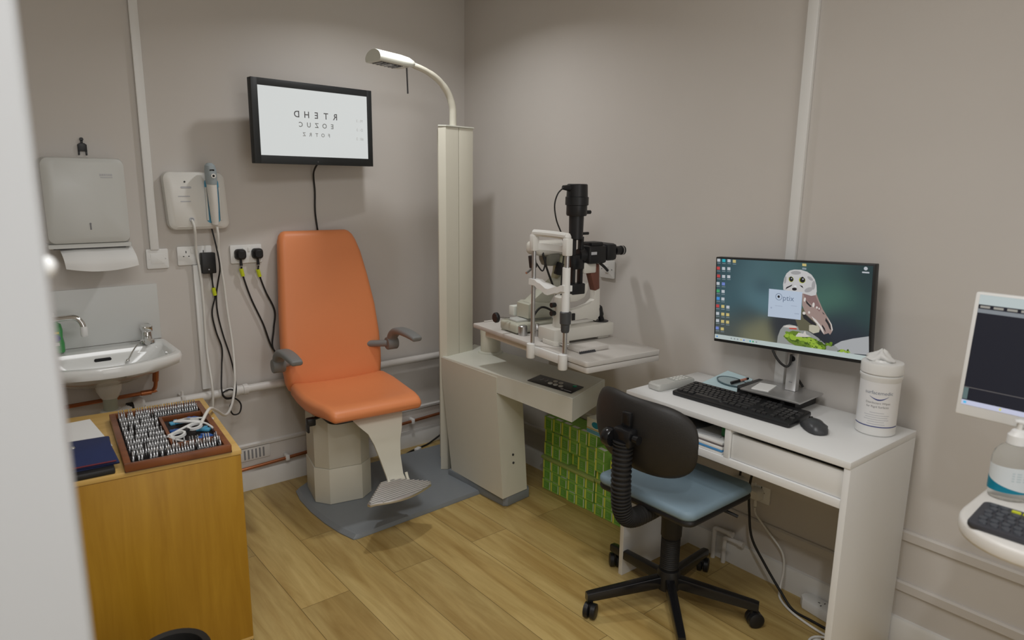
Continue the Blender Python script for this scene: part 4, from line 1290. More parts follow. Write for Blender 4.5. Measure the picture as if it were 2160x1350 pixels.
part('microscope_body', mb, black_pl, sl_, 'black microscope body')
part('body_label', MB(T).box(A_ + 0.0395, A_ + 0.0412, 0.215, 0.245, 1.225, 1.237), print_pale, sl_, 'small pale plate')
part('objective', MB(T).chain([(0, 0.026), (0.03, 0.030)], 20, 'Y', (A_, 0.176, 1.222)), black_pl, sl_)
part('prism_housing', MB(T).box(A_ - 0.050, A_ + 0.045, 0.300, 0.358, 1.195, 1.268, 0.014), black_pl, sl_)
for a_ in (A_ - 0.032, A_ + 0.028):
    part('eyepiece', MB(T).chain([(0.0, 0.019), (0.022, 0.019), (0.023, 0.016), (0.030, 0.016), (0.031, 0.0195), (0.048, 0.020), (0.050, 0.015)], 20, 'Y', (a_, 0.356, 1.236)), black_pl, sl_)
    part('eyepiece_ring', MB(T).chain([(0.0, 0.0205), (0.004, 0.0205)], 20, 'Y', (a_, 0.392, 1.236)), steel, sl_, 'silver eyepiece ring')
part('focus_lever', MB(T).tube([(A_ + 0.02, 0.275, 1.19), (A_ + 0.03, 0.30, 1.168), (A_ + 0.03, 0.318, 1.152)], 0.006, 8, 3), black_pl, sl_)

# ------------------------------------------------------------------ keratometer on the far half of the table
kr = thing('keratometer', 'grey green keratometer with a domed head standing left of the slit lamp', 'keratometer', TM @ Vector((0.27, 0.14, 0.8603)))
K_ = 0.28
part('base_block', MB(T).box(K_ - 0.085, K_ + 0.055, 0.005, 0.245, 0.864, 0.908, 0.012, 3), instr_g, kr)
part('base_deck', MB(T).box(K_ - 0.06, K_ + 0.02, 0.03, 0.225, 0.907, 0.918, 0.005), mat('pale_deck', (0.52, 0.53, 0.50), 0.35), kr)
for a_, b_ in ((K_ + 0.065, 0.030), (K_ - 0.07, 0.03), (K_ - 0.07, 0.21)):
    part('rail_wheel', MB(T).chain([(0.8605, 0.020), (0.900, 0.020), (0.904, 0.016)], 18, 'Z', (a_, b_, 0)), steel if a_ > K_ else instr_g, kr)
part('axle_rod', MB(T).cyl((K_ - 0.01, 0.006, 0.925), (K_ - 0.01, -0.052, 0.934), 0.0065, n=12), chrome, kr, 'chrome rod')
part('axle_knob', MB(T).chain([(0.0, 0.020), (0.004, 0.023), (0.014, 0.023), (0.018, 0.018)], 18, 'Y', (K_ - 0.01, -0.070, 0.935)), black_pl, kr, 'black knob')
part('focus_knob', MB(T).chain([(0.8605, 0.014), (0.885, 0.012), (0.890, 0.018), (0.905, 0.016), (0.915, 0.008)], 16, 'Z', (K_ + 0.11, 0.075, 0)), steel, kr)
bx_ = MB(T)
bx_.prism([(0.080, 0.922), (0.080, 0.985), (0.100, 0.995), (0.205, 0.985), (0.232, 0.975), (0.232, 0.918)], K_ - 0.06, K_ + 0.035, 0.004, M=MX)
part('body_box', bx_, instr_g, kr)
ar = MB(T)
ar.prism([(0.092, 0.992), (0.135, 1.022), (0.20, 1.062), (0.262, 1.105), (0.262, 1.065), (0.222, 1.01), (0.205, 0.985)], K_ - 0.03, K_ + 0.03, 0.004, M=MX)
part('sloped_arm', ar, instr_g, kr)
part('upright', MB(T).prism([(0.222, 1.03), (0.270, 1.06), (0.300, 1.12), (0.300, 1.21), (0.258, 1.21), (0.252, 1.12)], K_ - 0.025, K_ + 0.025, 0.004, M=MX), mat('instrument_olive', (0.42, 0.41, 0.27), 0.45), kr)
hd = MB(T)
hd.box(K_ - 0.06, K_ + 0.05, 0.118, 0.305, 1.200, 1.262, 0.022, 3)
part('head_housing', hd, instr, kr)
part('head_dome', MB(T).chain([(1.150, 0.020), (1.155, 0.036), (1.175, 0.046), (1.205, 0.050)], 22, 'Z', (K_, 0.215, 0)), mat('instrument_dark_green', (0.20, 0.20, 0.165), 0.35), kr, 'dark domed underside')
for b_, a_, z_, r_ in ((0.108, K_ + 0.02, 1.175, 8), (0.232, K_ + 0.05, 1.140, -20)):
    part('lamp_box', MB(T @ Matrix.Translation((a_, b_, z_)) @ Matrix.Rotation(math.radians(r_), 4, 'X')).box(-0.012, 0.012, -0.014, 0.014, -0.028, 0.028, 0.003), black_pl, kr, 'black lamp box')
part('side_lever', MB(T).cyl((K_ + 0.02, 0.115, 1.150), (K_ + 0.03, 0.068, 1.128), 0.0055, n=10), steel, kr)
part('lead', MB(T).tube([(K_ + 0.03, 0.150, 1.245), (K_ + 0.05, 0.145, 1.20), (K_ + 0.06, 0.160, 1.14), (K_ + 0.06, 0.190, 1.075), (K_ + 0.06, 0.212, 1.03), (K_ + 0.05, 0.225, 0.99)], 0.0048, 8, 5), black_soft, kr, ang=80)
part('lead', MB(T).tube([(K_ + 0.03, 0.120, 1.170), (K_ + 0.05, 0.140, 1.135), (K_ + 0.05, 0.155, 1.165), (K_ + 0.04, 0.165, 1.195)], 0.0035, 8, 5), black_soft, kr, ang=80)
part('lead', MB(T).tube([(K_ + 0.075, 0.070, 0.910), (K_ + 0.085, 0.080, 0.955), (K_ + 0.085, 0.115, 0.980), (K_ + 0.09, 0.16, 0.965), (K_ + 0.10, 0.195, 0.93)], 0.005, 8, 5), black_soft, kr, ang=80)
part('lead', MB(T).tube([(K_ + 0.11, 0.11, 0.868), (K_ + 0.12, 0.12, 0.885), (K_ + 0.13, 0.15, 0.893), (K_ + 0.13, 0.18, 0.888)], 0.005, 8, 5), black_soft, kr, ang=80)
part('power_inlet', MB(T).box(K_ + 0.09, K_ + 0.13, 0.118, 0.170, 0.8605, 0.893, 0.004), black_pl, kr)
part('lock_screw', MB(T).chain([(0, 0.005), (0.006, 0.005)], 10, 'X', (K_ + 0.034, 0.215, 0.945)), print_dark, kr)
st_ = MB(T)
st_.box(K_ - 0.115, K_ - 0.075, 0.075, 0.155, 0.918, 0.962, 0.003)
part('tissue_pack', st_, card_m, kr) if False else st_.build('paper_pack', card_m, label='small white pack with a green stripe behind the keratometer body', cat='pack')

# ------------------------------------------------------------------ desk
DKO = (-0.2315, -2.080, 0)
DK = rz(-1.3, DKO)
dk = thing('desk', 'small white desk with a drawer and an open compartment under the owl monitor', 'desk', DKO, -1.3)
ZT = 0.760
HX, HY = 0.215, 0.4225
part('desk_top', MB(DK).box(-HX, HX, -HY, HY, ZT - 0.021, ZT, 0.0015), desk_m, dk)
for s_ in (-1, 1):
    part('side_panel', MB(DK).box(-HX + 0.003, HX, s_ * HY - (0.019 if s_ > 0 else 0), s_ * HY + (0.019 if s_ < 0 else 0), 0.0, ZT - 0.0215, 0.001), desk_m, dk)
part('bottom_board', MB(DK).box(-HX + 0.004, HX - 0.01, -HY + 0.0195, HY - 0.0195, 0.612, 0.638, 0.001), desk_m, dk)
part('divider', MB(DK).box(-HX + 0.004, HX - 0.01, -0.030, -0.010, 0.6385, ZT - 0.0215, 0.001), desk_m, dk)
part('back_panel', MB(DK).box(HX - 0.010, HX - 0.002, -HY + 0.0195, HY - 0.0195, 0.48, ZT - 0.0215), desk_m, dk)
dw = part('drawer', MB(DK).box(-HX + 0.012, -HX + 0.027, -HY + 0.022, -0.033, 0.6395, 0.722, 0.001).box(-HX + 0.027, HX - 0.05, -HY + 0.03, -0.04, 0.642, 0.652).box(-HX + 0.027, HX - 0.05, -HY + 0.03, -HY + 0.04, 0.652, 0.71).box(-HX + 0.027, HX - 0.05, -0.05, -0.04, 0.652, 0.71), desk_m, dk)

# papers in the open compartment
def sheet(name, label, cat, x0, x1, y0, y1, z0_, z1_, m, rot=0, tilt=0.0, bev=0.001):
    c = ((x0 + x1) / 2, (y0 + y1) / 2, z0_)
    M_ = DK @ Matrix.Translation(c) @ Matrix.Rotation(math.radians(rot), 4, 'Z') @ Matrix.Rotation(math.radians(tilt), 4, 'X')
    return MB(M_).box(x0 - c[0], x1 - c[0], y0 - c[1], y1 - c[1], 0, z1_ - z0_, bev).build(name, m, label=label, cat=cat)


sheet('paper_stack', 'white paper stack at the bottom of the desk compartment below the blue folder', 'paper', -0.205, 0.08, 0.0, 0.30, 0.6385, 0.6480, paper_m)
sheet('ring_folder', 'flat blue folder in the pile inside the desk compartment', 'folder', -0.207, 0.07, 0.0, 0.30, 0.6485, 0.6555, mat('folder_blue', (0.08, 0.30, 0.62), 0.4))
sheet('paper_stack', 'thick white paper stack lying on the blue folder in the desk compartment', 'paper', -0.206, 0.06, 0.0, 0.29, 0.6560, 0.6660, paper_m)
sheet('notebook', 'dark covered notebook in the pile inside the desk compartment', 'notebook', -0.204, 0.05, 0.0, 0.28, 0.6665, 0.6700, mat('brown_grey_card', (0.13, 0.11, 0.105), 0.6))
sheet('paper_stack', 'topmost white paper stack of the pile in the desk compartment', 'paper', -0.200, 0.05, 0.004, 0.28, 0.6705, 0.6790, paper_m, 0)
sheet('magazine', 'grey printed magazine askew on top of the desk compartment pile', 'magazine', -0.195, 0.00, 0.055, 0.25, 0.6795, 0.6835, mat('grey_cover', (0.42, 0.43, 0.44), 0.4), 14)
sheet('magazine', 'dark printed magazine on top of the pile at the left of the desk compartment', 'magazine', -0.180, 0.00, 0.12, 0.30, 0.6840, 0.6875, mat('dark_cover', (0.06, 0.065, 0.07), 0.35), -8)
sheet('green_packet', 'green packet tucked against the divider of the desk compartment', 'packet', -0.16, -0.02, 0.006, 0.040, 0.6845, 0.728, mat('packet_green', (0.01, 0.16, 0.035), 0.35), 0, 0, 0.006)

# ------------------------------------------------------------------ things on the desk
kb = thing('black_keyboard', 'long black computer keyboard at the front of the white desk', 'keyboard', (-0.268, -2.018, ZT))
KB = frame((-0.268, -2.018, ZT + 0.0005), (0.01, -1, 0), (1, 0.01, 0.07), (0.07, 0, -1))
KB = Matrix(((0.017, 0.997, -0.075, -0.268), (-1.0, 0.017, 0.0, -2.018), (0.0, 0.075, 0.997, ZT + 0.0083), (0, 0, 0, 1)))
part('keyboard_case', MB(KB).prism(rrect(0.456, 0.150, 0.010), -0.002, 0.012, 0.003), black_pl, kb)
for fx in (-0.2, 0.2):
    part('rubber_foot', MB(KB).box(fx - 0.01, fx + 0.01, 0.05, 0.06, -0.0125, -0.002), black_soft, kb)
    part('rubber_foot', MB(KB).box(fx - 0.01, fx + 0.01, -0.068, -0.060, -0.0035, -0.002), black_soft, kb)
keym = mat('key_black', (0.030, 0.030, 0.031), 0.27)
PT = 0.0190


def keyset():
    L = []
    y = 0.052
    L.append((-0.2105, y, 1))
    for g, x_ in enumerate((-0.172, -0.0870 - 0.006, -0.008)):
        for k in range(4):
            L.append((x_ + k * PT, y, 1))
    for k in range(3):
        L.append((0.0880 + k * PT, y, 1))
    for r_, (n_, first) in enumerate(((13, 1.0), (12, 1.5), (11, 1.75), (10, 2.25))):
        y = 0.028 - r_ * PT
        x_ = -0.2200
        L.append((x_ + first * PT / 2, y, first))
        x_ += first * PT
        for k in range(n_):
            L.append((x_ + PT / 2, y, 1))
            x_ += PT
        rest = (0.0665 - x_) / PT
        L.append((x_ + rest * PT / 2, y, rest))
    y = 0.028 - 4 * PT
    x_ = -0.2200
    for wk in (1.25, 1.25, 1.25, 6.25, 1.25, 1.25, 1.25, 1.3):
        L.append((x_ + wk * PT / 2, y, wk))
        x_ += wk * PT
    for r_ in range(2):
        for k in range(3):
            L.append((0.0880 + k * PT, 0.028 - r_ * PT, 1))
    L.append((0.0880 + PT, 0.028 - 3 * PT, 1))
    for k in range(3):
        L.append((0.0880 + k * PT, 0.028 - 4 * PT, 1))
    for r_ in range(5):
        for k in range(4):
            if (r_ < 4 or k != 1) and not (k == 3 and r_ in (2, 4)):
                L.append((0.1560 + k * PT, 0.028 - r_ * PT, 1))
    return L


KEYS = keyset()
keyme = {}


def add_keys(L, parent, M_, pt, m, h0, h1, round_=False, lim=100):
    extra = MB(M_)
    for i, (x_, y_, wk) in enumerate(L):
        wd = pt * wk - 0.0026
        dp = pt - 0.0028
        if round_:
            poly = [(wd / 2 * math.cos(2 * PI * j / 16), dp / 2 * math.sin(2 * PI * j / 16)) for j in range(16)]
            if wk > 1.05:
                poly = rrect(wd, dp, dp / 2 - 0.0002, 6)
        else:
            poly = rrect(wd, dp, 0.0025, 2)
        if i < lim:
            k_ = (parent.name, round(wk, 2))
            if k_ not in keyme:
                q = MB()
                q.loft([[(px_, py_, 0) for px_, py_ in poly], [(px_ * 0.86, py_ * 0.86, h1 - h0) for px_, py_ in poly]])
                keyme[k_] = q
            q = MB(M_ @ Matrix.Translation((x_, y_, h0)))
            q.add(keyme[k_].V, keyme[k_].F)
            q.build('key', m, parent)
        else:
            extra.loft([[(x_ + px_, y_ + py_, h0) for px_, py_ in poly], [(x_ + px_ * 0.86, y_ + py_ * 0.86, h1) for px_, py_ in poly]])
    if len(L) > lim:
        extra.build('remaining_keys', m, parent, kind='stuff')


add_keys(KEYS, kb, KB, PT, keym, 0.0115, 0.0175)

ms = thing('computer_mouse', 'dark grey computer mouse beside the black keyboard', 'mouse', (-0.285, -2.300, ZT))
MP = rz(-40, (-0.283, -2.302, ZT + 0.0006)) @ Matrix.Scale(1.02, 4)
rg = []
for y_, hw, h in ((-0.052, 0.012, 0.010), (-0.048, 0.022, 0.020), (-0.03, 0.031, 0.032), (0.0, 0.034, 0.037), (0.025, 0.032, 0.032), (0.042, 0.029, 0.022), (0.050, 0.023, 0.014), (0.053, 0.012, 0.008)):
    rg.append([(hw * math.cos(2 * PI * j / 22) * (1 if math.sin(2 * PI * j / 22) > 0 else 0.94), y_, max(0.0, 0.004 + (h - 0.004) * math.sin(2 * PI * j / 22)) if math.sin(2 * PI * j / 22) > 0 else 0.004 * (1 + math.sin(2 * PI * j / 22))) for j in range(22)])
part('mouse_shell', MB(MP).loft(rg), mat('mouse_grey', (0.050, 0.053, 0.057), 0.33), ms, ang=70)
part('scroll_wheel', MB(MP).chain([(-0.004, 0.010), (0.004, 0.010)], 16, 'X', (0, 0.030, 0.0232)), black_soft, ms)
part('side_grip', MB(MP).box(0.026, 0.0335, -0.02, 0.03, 0.010, 0.020, 0.003), mid_grey, ms, 'lighter grey side grip')

ph = thing('handset_remote', 'pale grey keypad remote lying at the left end of the white desk', 'remote control', (-0.26, -1.722, ZT))
PH = rz(-7, (-0.262, -1.726, ZT + 0.0005))
rg = [[(x_, y_, z_) for x_, y_ in rrect(0.195 * k, 0.062 * k2, 0.012, 4)] for z_, k, k2 in ((0.0, 0.96, 0.94), (0.005, 1, 1), (0.020, 1, 1), (0.026, 0.95, 0.90))]
part('remote_body', MB(PH).loft(rg), grey_w, ph)
part('keypad_plate', MB(PH).box(-0.005, 0.085, -0.023, 0.023, 0.0255, 0.0275, 0.001), mat('keypad_grey', (0.40, 0.41, 0.38), 0.4), ph)
for i in range(4):
    for j in range(3):
        part('keypad_button', MB(PH).box(0.012 + i * 0.018 - 0.006, 0.012 + i * 0.018 + 0.006, -0.014 + j * 0.014 - 0.004, -0.014 + j * 0.014 + 0.004, 0.027, 0.0295, 0.001), warm_white, ph)

# pale blue card propped against the wall, oval lens and pen on it
cFL, cBL, cBR, cFR = Vector((-0.135, -1.775, ZT + 0.001)), Vector((-0.004, -1.800, 0.793)), Vector((-0.004, -1.911, 0.7835)), Vector((-0.140, -1.958, ZT + 0.001))
up_ = Vector((0, 0, 0.003))
cd = MB()
cd.add([cFL, cFR, cBR, cBL, cFL + up_, cFR + up_, cBR + up_, cBL + up_], [(0, 1, 2, 3), (4, 7, 6, 5), (0, 4, 5, 1), (1, 5, 6, 2), (2, 6, 7, 3), (3, 7, 4, 0)])
cd.build('blue_card', paper_b, label='pale blue card propped against the wall behind the black keyboard', cat='card')
cc0 = (cFL + cBL + cBR + cFR) / 4 + Vector((-0.012, -0.01, 0.0062))
exv = ((cFR - cFL) + (cBR - cBL)).normalized()
eyv = (cBL - cFL)
nz = exv.cross(eyv).normalized()
eyv = nz.cross(exv)
OM = frame(cc0, exv, eyv, nz)
ol = thing('oval_lens', 'oval dark rimmed lens lying on the pale blue card', 'lens', cc0)
n_ = 36
r_ = [[(q * math.cos(2 * PI * j / n_) * 0.063, q * math.sin(2 * PI * j / n_) * 0.030, z_) for j in range(n_)] for q, z_ in ((0.94, -0.001), (1.03, -0.001), (1.03, 0.0025), (0.94, 0.0025))]
part('lens_frame', MB(OM).loft(r_, closed=True), mat('slate_rim', (0.10, 0.16, 0.18), 0.3), ol)
part('lens_disc', MB(OM).prism([(0.94 * 0.063 * math.cos(2 * PI * j / n_), 0.94 * 0.030 * math.sin(2 * PI * j / n_)) for j in range(n_)], -0.0005, 0.0008), mat('grey_lens', (0.36, 0.45, 0.47), 0.12), ol)
part('lens_stem', MB(OM).tube([(0.064, 0.0, 0.001), (0.085, 0.002, 0.002), (0.095, -0.005, 0.002)], 0.0016, 6, 3), mid_grey, ol)
pn = thing('pen', 'short black and pink pen lying across the oval lens', 'pen', cc0)
PNM = OM @ Matrix.Translation((0.030, 0.012, 0.0085)) @ Matrix.Rotation(math.radians(64), 4, 'Z')
part('pen_barrel', MB(PNM).cyl((-0.040, 0, 0), (-0.002, 0, 0), 0.0055, n=12), black_gloss, pn)
part('pen_grip', MB(PNM).cyl((-0.002, 0, 0), (0.024, 0, 0), 0.0048, n=12), mat('pen_pink', (0.45, 0.20, 0.14), 0.4), pn, 'pink grip')
part('pen_cap', MB(PNM).cyl((0.024, 0, 0), (0.034, 0, 0), 0.0055, 0.004, n=12), black_gloss, pn)
part('pen_clip', MB(PNM).box(-0.038, -0.012, -0.0015, 0.0015, 0.005, 0.0068), steel, pn, 'silver pen clip')

# mini computer, monitor
pcb = thing('mini_computer', 'flat black computer lying beneath the owl monitor stand', 'computer', (-0.09, -2.055, ZT))
part('computer_case', MB().box(-0.165, -0.018, -2.172, -1.945, ZT + 0.0005, ZT + 0.040, 0.003), black_pl, pcb)
part('front_ledge', MB().box(-0.168, -0.160, -2.165, -1.950, ZT + 0.030, ZT + 0.0395, 0.001), dark_grey, pcb)
for k, yy in enumerate((-2.00, -2.03, -2.06)):
    part('usb_port', MB().box(-0.1665, -0.1640, yy - 0.007, yy + 0.007, ZT + 0.014, ZT + 0.020), steel, pcb, 'silver port')
part('power_button', MB().chain([(0, 0.008), (0.002, 0.008)], 14, 'X', (-0.1670, -2.125, ZT + 0.018)), mid_grey, pcb)
mo = thing('owl_monitor', 'desktop monitor showing an owl picture on the white desk', 'monitor', (-0.11, -2.09, ZT + 0.0405))
part('stand_base', MB(rz(2, (-0.118, -2.092, 0))).box(-0.088, 0.088, -0.110, 0.110, ZT + 0.0405, ZT + 0.0475, 0.0015), alu, mo)
part('stand_neck', MB().box(-0.098, -0.072, -2.132, -2.092, ZT + 0.0475, 1.10, 0.004), alu, mo)
part('cable_hole', MB().chain([(0, 0.010), (0.001, 0.010)], 16, 'X', (-0.0992, -2.112, 0.925)), black_gloss, mo)
part('neck_badge', MB().box(-0.0992, -0.0978, -2.118, -2.106, 0.838, 0.841), print_grey, mo)
RO = math.radians(3.0)
MN = Matrix(((0, 0, -1, -0.112), (-math.cos(RO), math.sin(RO), 0, -2.0775), (math.sin(RO), math.cos(RO), 0, 1.1075), (0, 0, 0, 1)))
MW, MH = 0.577, 0.322
scm = MB(MN)
scm.box(-MW / 2, MW / 2, -MH / 2, MH / 2, -0.030, 0.0, 0.003)
part('monitor_case', scm, black_pl, mo)
part('neck_mount', MB(MN).box(-0.05, 0.05, -0.06, 0.05, -0.045, -0.028, 0.004), black_pl, mo)


def homography(src, dst):
    A, B = [], []
    for (x_, y_), (u, v) in zip(src, dst):
        A.append([x_, y_, 1, 0, 0, 0, -u * x_, -u * y_])
        B.append(u)
        A.append([0, 0, 0, x_, y_, 1, -v * x_, -v * y_])
        B.append(v)
    h = np.linalg.solve(np.array(A, float), np.array(B, float))
    return lambda p: ((h[0] * p[0] + h[1] * p[1] + h[2]) / (h[6] * p[0] + h[7] * p[1] + 1), (h[3] * p[0] + h[4] * p[1] + h[5]) / (h[6] * p[0] + h[7] * p[1] + 1))


# layout of the desktop picture on the flat panel
HO = homography([(1517, 543), (1853, 558), (1830, 767), (1500, 717)], [(-MW / 2, MH / 2), (MW / 2, MH / 2), (MW / 2, -MH / 2), (-MW / 2, -MH / 2)])
oz = lambda p: HO((p[0] / 6.43 + 1590, p[1] / 6.43 + 550))      # owl detail sketch
iz = lambda p: HO((p[0] / 6.745 + 1490, p[1] / 6.745 + 535))    # icon column sketch


def glow(name, rgb):
    return mat(name, (0.01, 0.01, 0.01), 0.35, emit=rgb)


# wallpaper: soft colour field that belongs to the picture shown
wpm = bpy.data.materials.new('wallpaper_screen')
wpm.use_nodes = True
nt = wpm.node_tree
b_ = nt.nodes['Principled BSDF']
b_.inputs['Base Color'].default_value = (0.01, 0.01, 0.01, 1)
b_.inputs['Roughness'].default_value = 0.3
tcn = nt.nodes.new('ShaderNodeAttribute')
tcn.attribute_name = 'picture'
nt.links.new(tcn.outputs['Color'], b_.inputs['Emission Color'])
b_.inputs['Emission Strength'].default_value = 1.0
sx0, sx1, sy0, sy1 = -MW / 2 + 0.006, MW / 2 - 0.006, -MH / 2 + 0.012, MH / 2 - 0.006
gx, gy = 48, 28
wp = MB(MN)
vs, fs = [], []
for j in range(gy + 1):
    for i in range(gx + 1):
        vs.append((sx0 + (sx1 - sx0) * i / gx, sy0 + (sy1 - sy0) * j / gy, 0.0004))
for j in range(gy):
    for i in range(gx):
        k = j * (gx + 1) + i
        fs.append((k, k + 1, k + gx + 2, k + gx + 1))
wp.add(vs, fs)
wo = part('screen_picture', wp, wpm, mo, 'lit screen picture')
# blobs: u, v (from the top left), radius, colour
blobs = [(0.05, 0.1, 0.30, (0.012, 0.045, 0.060)), (0.25, 0.2, 0.28, (0.045, 0.110, 0.130)), (0.10, 0.5, 0.25, (0.025, 0.075, 0.095)), (0.30, 0.42, 0.16, (0.050, 0.130, 0.160)), (0.33, 0.30, 0.10, (0.018, 0.045, 0.065)),
         (0.08, 0.85, 0.22, (0.050, 0.065, 0.060)), (0.28, 0.85, 0.16, (0.14, 0.14, 0.075)), (0.22, 0.68, 0.15, (0.030, 0.050, 0.055)), (0.45, 0.1, 0.2, (0.035, 0.095, 0.105)), (0.72, 0.1, 0.22, (0.022, 0.070, 0.068)),
         (0.80, 0.36, 0.20, (0.035, 0.115, 0.085)), (0.97, 0.15, 0.25, (0.012, 0.035, 0.040)), (0.97, 0.5, 0.22, (0.016, 0.050, 0.050)), (0.85, 0.62, 0.18, (0.016, 0.026, 0.042)), (0.92, 0.78, 0.16, (0.014, 0.018, 0.030)), (0.70, 0.80, 0.12, (0.014, 0.018, 0.026)), (0.5, 0.75, 0.14, (0.020, 0.026, 0.034))]
ca = wo.data.color_attributes.new('picture', 'FLOAT_COLOR', 'POINT')
for k in range(len(vs)):
    u = (vs[k][0] - sx0) / (sx1 - sx0)
    v = 1 - (vs[k][1] - sy0) / (sy1 - sy0)
    W = 1e-6
    c = np.zeros(3)
    for bu, bv, br, bc_ in blobs:
        g_ = math.exp(-(((u - bu) * 1.5) ** 2 + (v - bv) ** 2) / (2 * (br * 0.6) ** 2))
        W += g_
        c += g_ * np.array(bc_)
    c /= W
    g_ = float(c.mean())
    c = c * 0.8 + g_ * 0.2
    ca.data[k].color = (c[0] * 1.12, c[1] * 1.12, c[2] * 1.12, 1)


def pic(pts, z, fn=oz):
    return [(*fn(p), z) for p in pts]


def el(cx_, cy_, rx, ry, rot=0, n=20):
    c_, s_ = math.cos(math.radians(rot)), math.sin(math.radians(rot))
    return [(cx_ + rx * math.cos(2 * PI * j / n) * c_ - ry * math.sin(2 * PI * j / n) * s_, cy_ + rx * math.cos(2 * PI * j / n) * s_ + ry * math.sin(2 * PI * j / n) * c_) for j in range(n)]


def shape(name, polys, m, z, fn=oz, label=None):
    q = MB(MN)
    for p in polys:
        q.flat(pic(p, z, fn))
    if len(polys) <= 2 and len(polys) > 1:
        part(name, MB(MN).flat(pic(polys[1], z, fn)), m, wo, label)
        q = MB(MN).flat(pic(polys[0], z, fn))
    return part(name, q, m, wo, label)


shape('pictured_rock', [[(290, 1115), (310, 1010), (350, 920), (400, 865), (480, 850), (600, 880), (760, 960), (860, 1030), (950, 1110), (1060, 1140), (1180, 1080), (1290, 1055), (1340, 1050), (1345, 1270), (300, 1130)]], glow('rock_grey', (0.24, 0.25, 0.24)), 0.0007)
shape('pictured_far_rock', [[(1080, 1125), (1180, 1075), (1340, 1040), (1560, 1010), (1550, 1260), (1180, 1230)]], glow('rock_pale', (0.33, 0.34, 0.35)), 0.0008)
random.seed(3)
mossA, mossB, mossC = [], [], []
for k in range(60):
    u = random.random()
    cx_ = 420 + 520 * u
    cy_ = 985 + 165 * u + random.uniform(-55, 60) * (1 - abs(u - 0.55))
    (mossA, mossB, mossC)[k % 3].append(el(cx_, cy_, random.uniform(22, 48), random.uniform(16, 34), random.uniform(0, 90), 9))
for k in range(14):
    (mossA, mossC)[k % 2].append(el(1190 + random.uniform(-60, 90), 1215 + random.uniform(-25, 30), random.uniform(14, 28), random.uniform(10, 20), 20, 9))
    (mossB, mossC)[k % 2].append(el(1000 + random.uniform(-50, 55), 1115 + random.uniform(-22, 22), random.uniform(12, 22), random.uniform(8, 16), 20, 9))
shape('pictured_moss', [[(385, 1010), (440, 960), (520, 935), (620, 950), (640, 1010), (780, 1030), (880, 1080), (955, 1175), (950, 1215), (860, 1215), (700, 1175), (570, 1150), (460, 1090)]], glow('moss_base', (0.10, 0.165, 0.02)), 0.0009)
shape('pictured_moss', mossC, glow('moss_dark', (0.045, 0.085, 0.012)), 0.0010)
shape('pictured_moss', mossB, glow('moss_mid', (0.12, 0.21, 0.02)), 0.0011)
shape('pictured_moss', mossA, glow('moss_light', (0.24, 0.36, 0.04)), 0.0012)
shape('pictured_moss', [el(cx_, cy_, 11, 8, 0, 7) for cx_, cy_ in [(random.uniform(580, 920), random.uniform(1050, 1190)) for _ in range(22)]], glow('moss_dark', (0.045, 0.085, 0.012)), 0.0013)
shape('pictured_feet', [[(560, 1000), (600, 960), (660, 975), (690, 935), (705, 985), (770, 1015), (700, 1020), (560, 1015)], [(390, 885), (440, 860), (560, 870), (590, 905), (500, 900)]], glow('feet_white', (0.50, 0.47, 0.44)), 0.0013)
shape('pictured_feet', [[(470, 895), (580, 900), (575, 920), (480, 912)]], glow('feet_red', (0.40, 0.05, 0.03)), 0.0014)
# owl body, wing, tail, head
shape('pictured_owl', [[(560, 770), (660, 640), (800, 600), (900, 800), (890, 930), (800, 965), (700, 935), (610, 930)]], glow('owl_belly', (0.10, 0.095, 0.060)), 0.0013)
shape('pictured_owl', [[(750, 860), (860, 850), (900, 900), (880, 955), (800, 972), (745, 935)]], glow('owl_rump', (0.40, 0.38, 0.30)), 0.0014)
shape('pictured_owl', [[(680, 420), (870, 430), (905, 540), (950, 650), (1000, 740), (1050, 830), (1072, 920), (1060, 950), (1030, 990), (1010, 965), (985, 975), (945, 985), (900, 920), (860, 840), (790, 780), (720, 720), (670, 600)]], glow('owl_wing', (0.28, 0.205, 0.185)), 0.0015)
shape('pictured_owl', [[(690, 430), (850, 440), (880, 520), (930, 640), (900, 680), (820, 600), (720, 520)]], glow('owl_shoulder', (0.20, 0.125, 0.12)), 0.0016)
shape('pictured_owl', [[(985, 760), (1040, 850), (1050, 925), (1030, 915), (1005, 850), (975, 800)], [(930, 850), (965, 905), (975, 960), (955, 930), (925, 880)], [(720, 520), (770, 580), (800, 610), (780, 620), (730, 570)], [(660, 690), (720, 730), (830, 830), (860, 870), (780, 850), (680, 770)], [(940, 680), (975, 720), (950, 710)]], glow('owl_dark', (0.018, 0.018, 0.022)), 0.0017)
shape('pictured_owl', [el(825, 590, 16, 34, 10, 10), el(690, 700, 22, 20, 0, 10), el(710, 520, 14, 30, 15, 10), el(870, 625, 14, 16, 0, 10), el(900, 640, 10, 14, 0, 10), el(760, 690, 14, 18, 0, 10), [(790, 740), (850, 790), (930, 890), (950, 980), (935, 960), (890, 880), (820, 800)], [(1000, 740), (1060, 850), (1072, 920), (1058, 945), (1050, 860)]], glow('owl_spots', (0.55, 0.52, 0.49)), 0.0018)
shape('pictured_owl', [[(425, 390), (425, 320), (445, 240), (480, 175), (530, 135), (590, 122), (680, 125), (760, 150), (820, 190), (860, 250), (880, 330), (880, 410), (865, 460), (800, 470), (700, 440), (560, 420)]], glow('owl_head', (0.46, 0.455, 0.455)), 0.0019)
shape('pictured_owl', [el(610, 165, 70, 25, 0, 14), el(800, 240, 45, 20, 35, 14), el(770, 390, 60, 30, -20, 14), el(840, 330, 25, 60, 10, 14), el(460, 260, 15, 50, 12, 12)], glow('owl_head_shade', (0.29, 0.285, 0.29)), 0.0020)
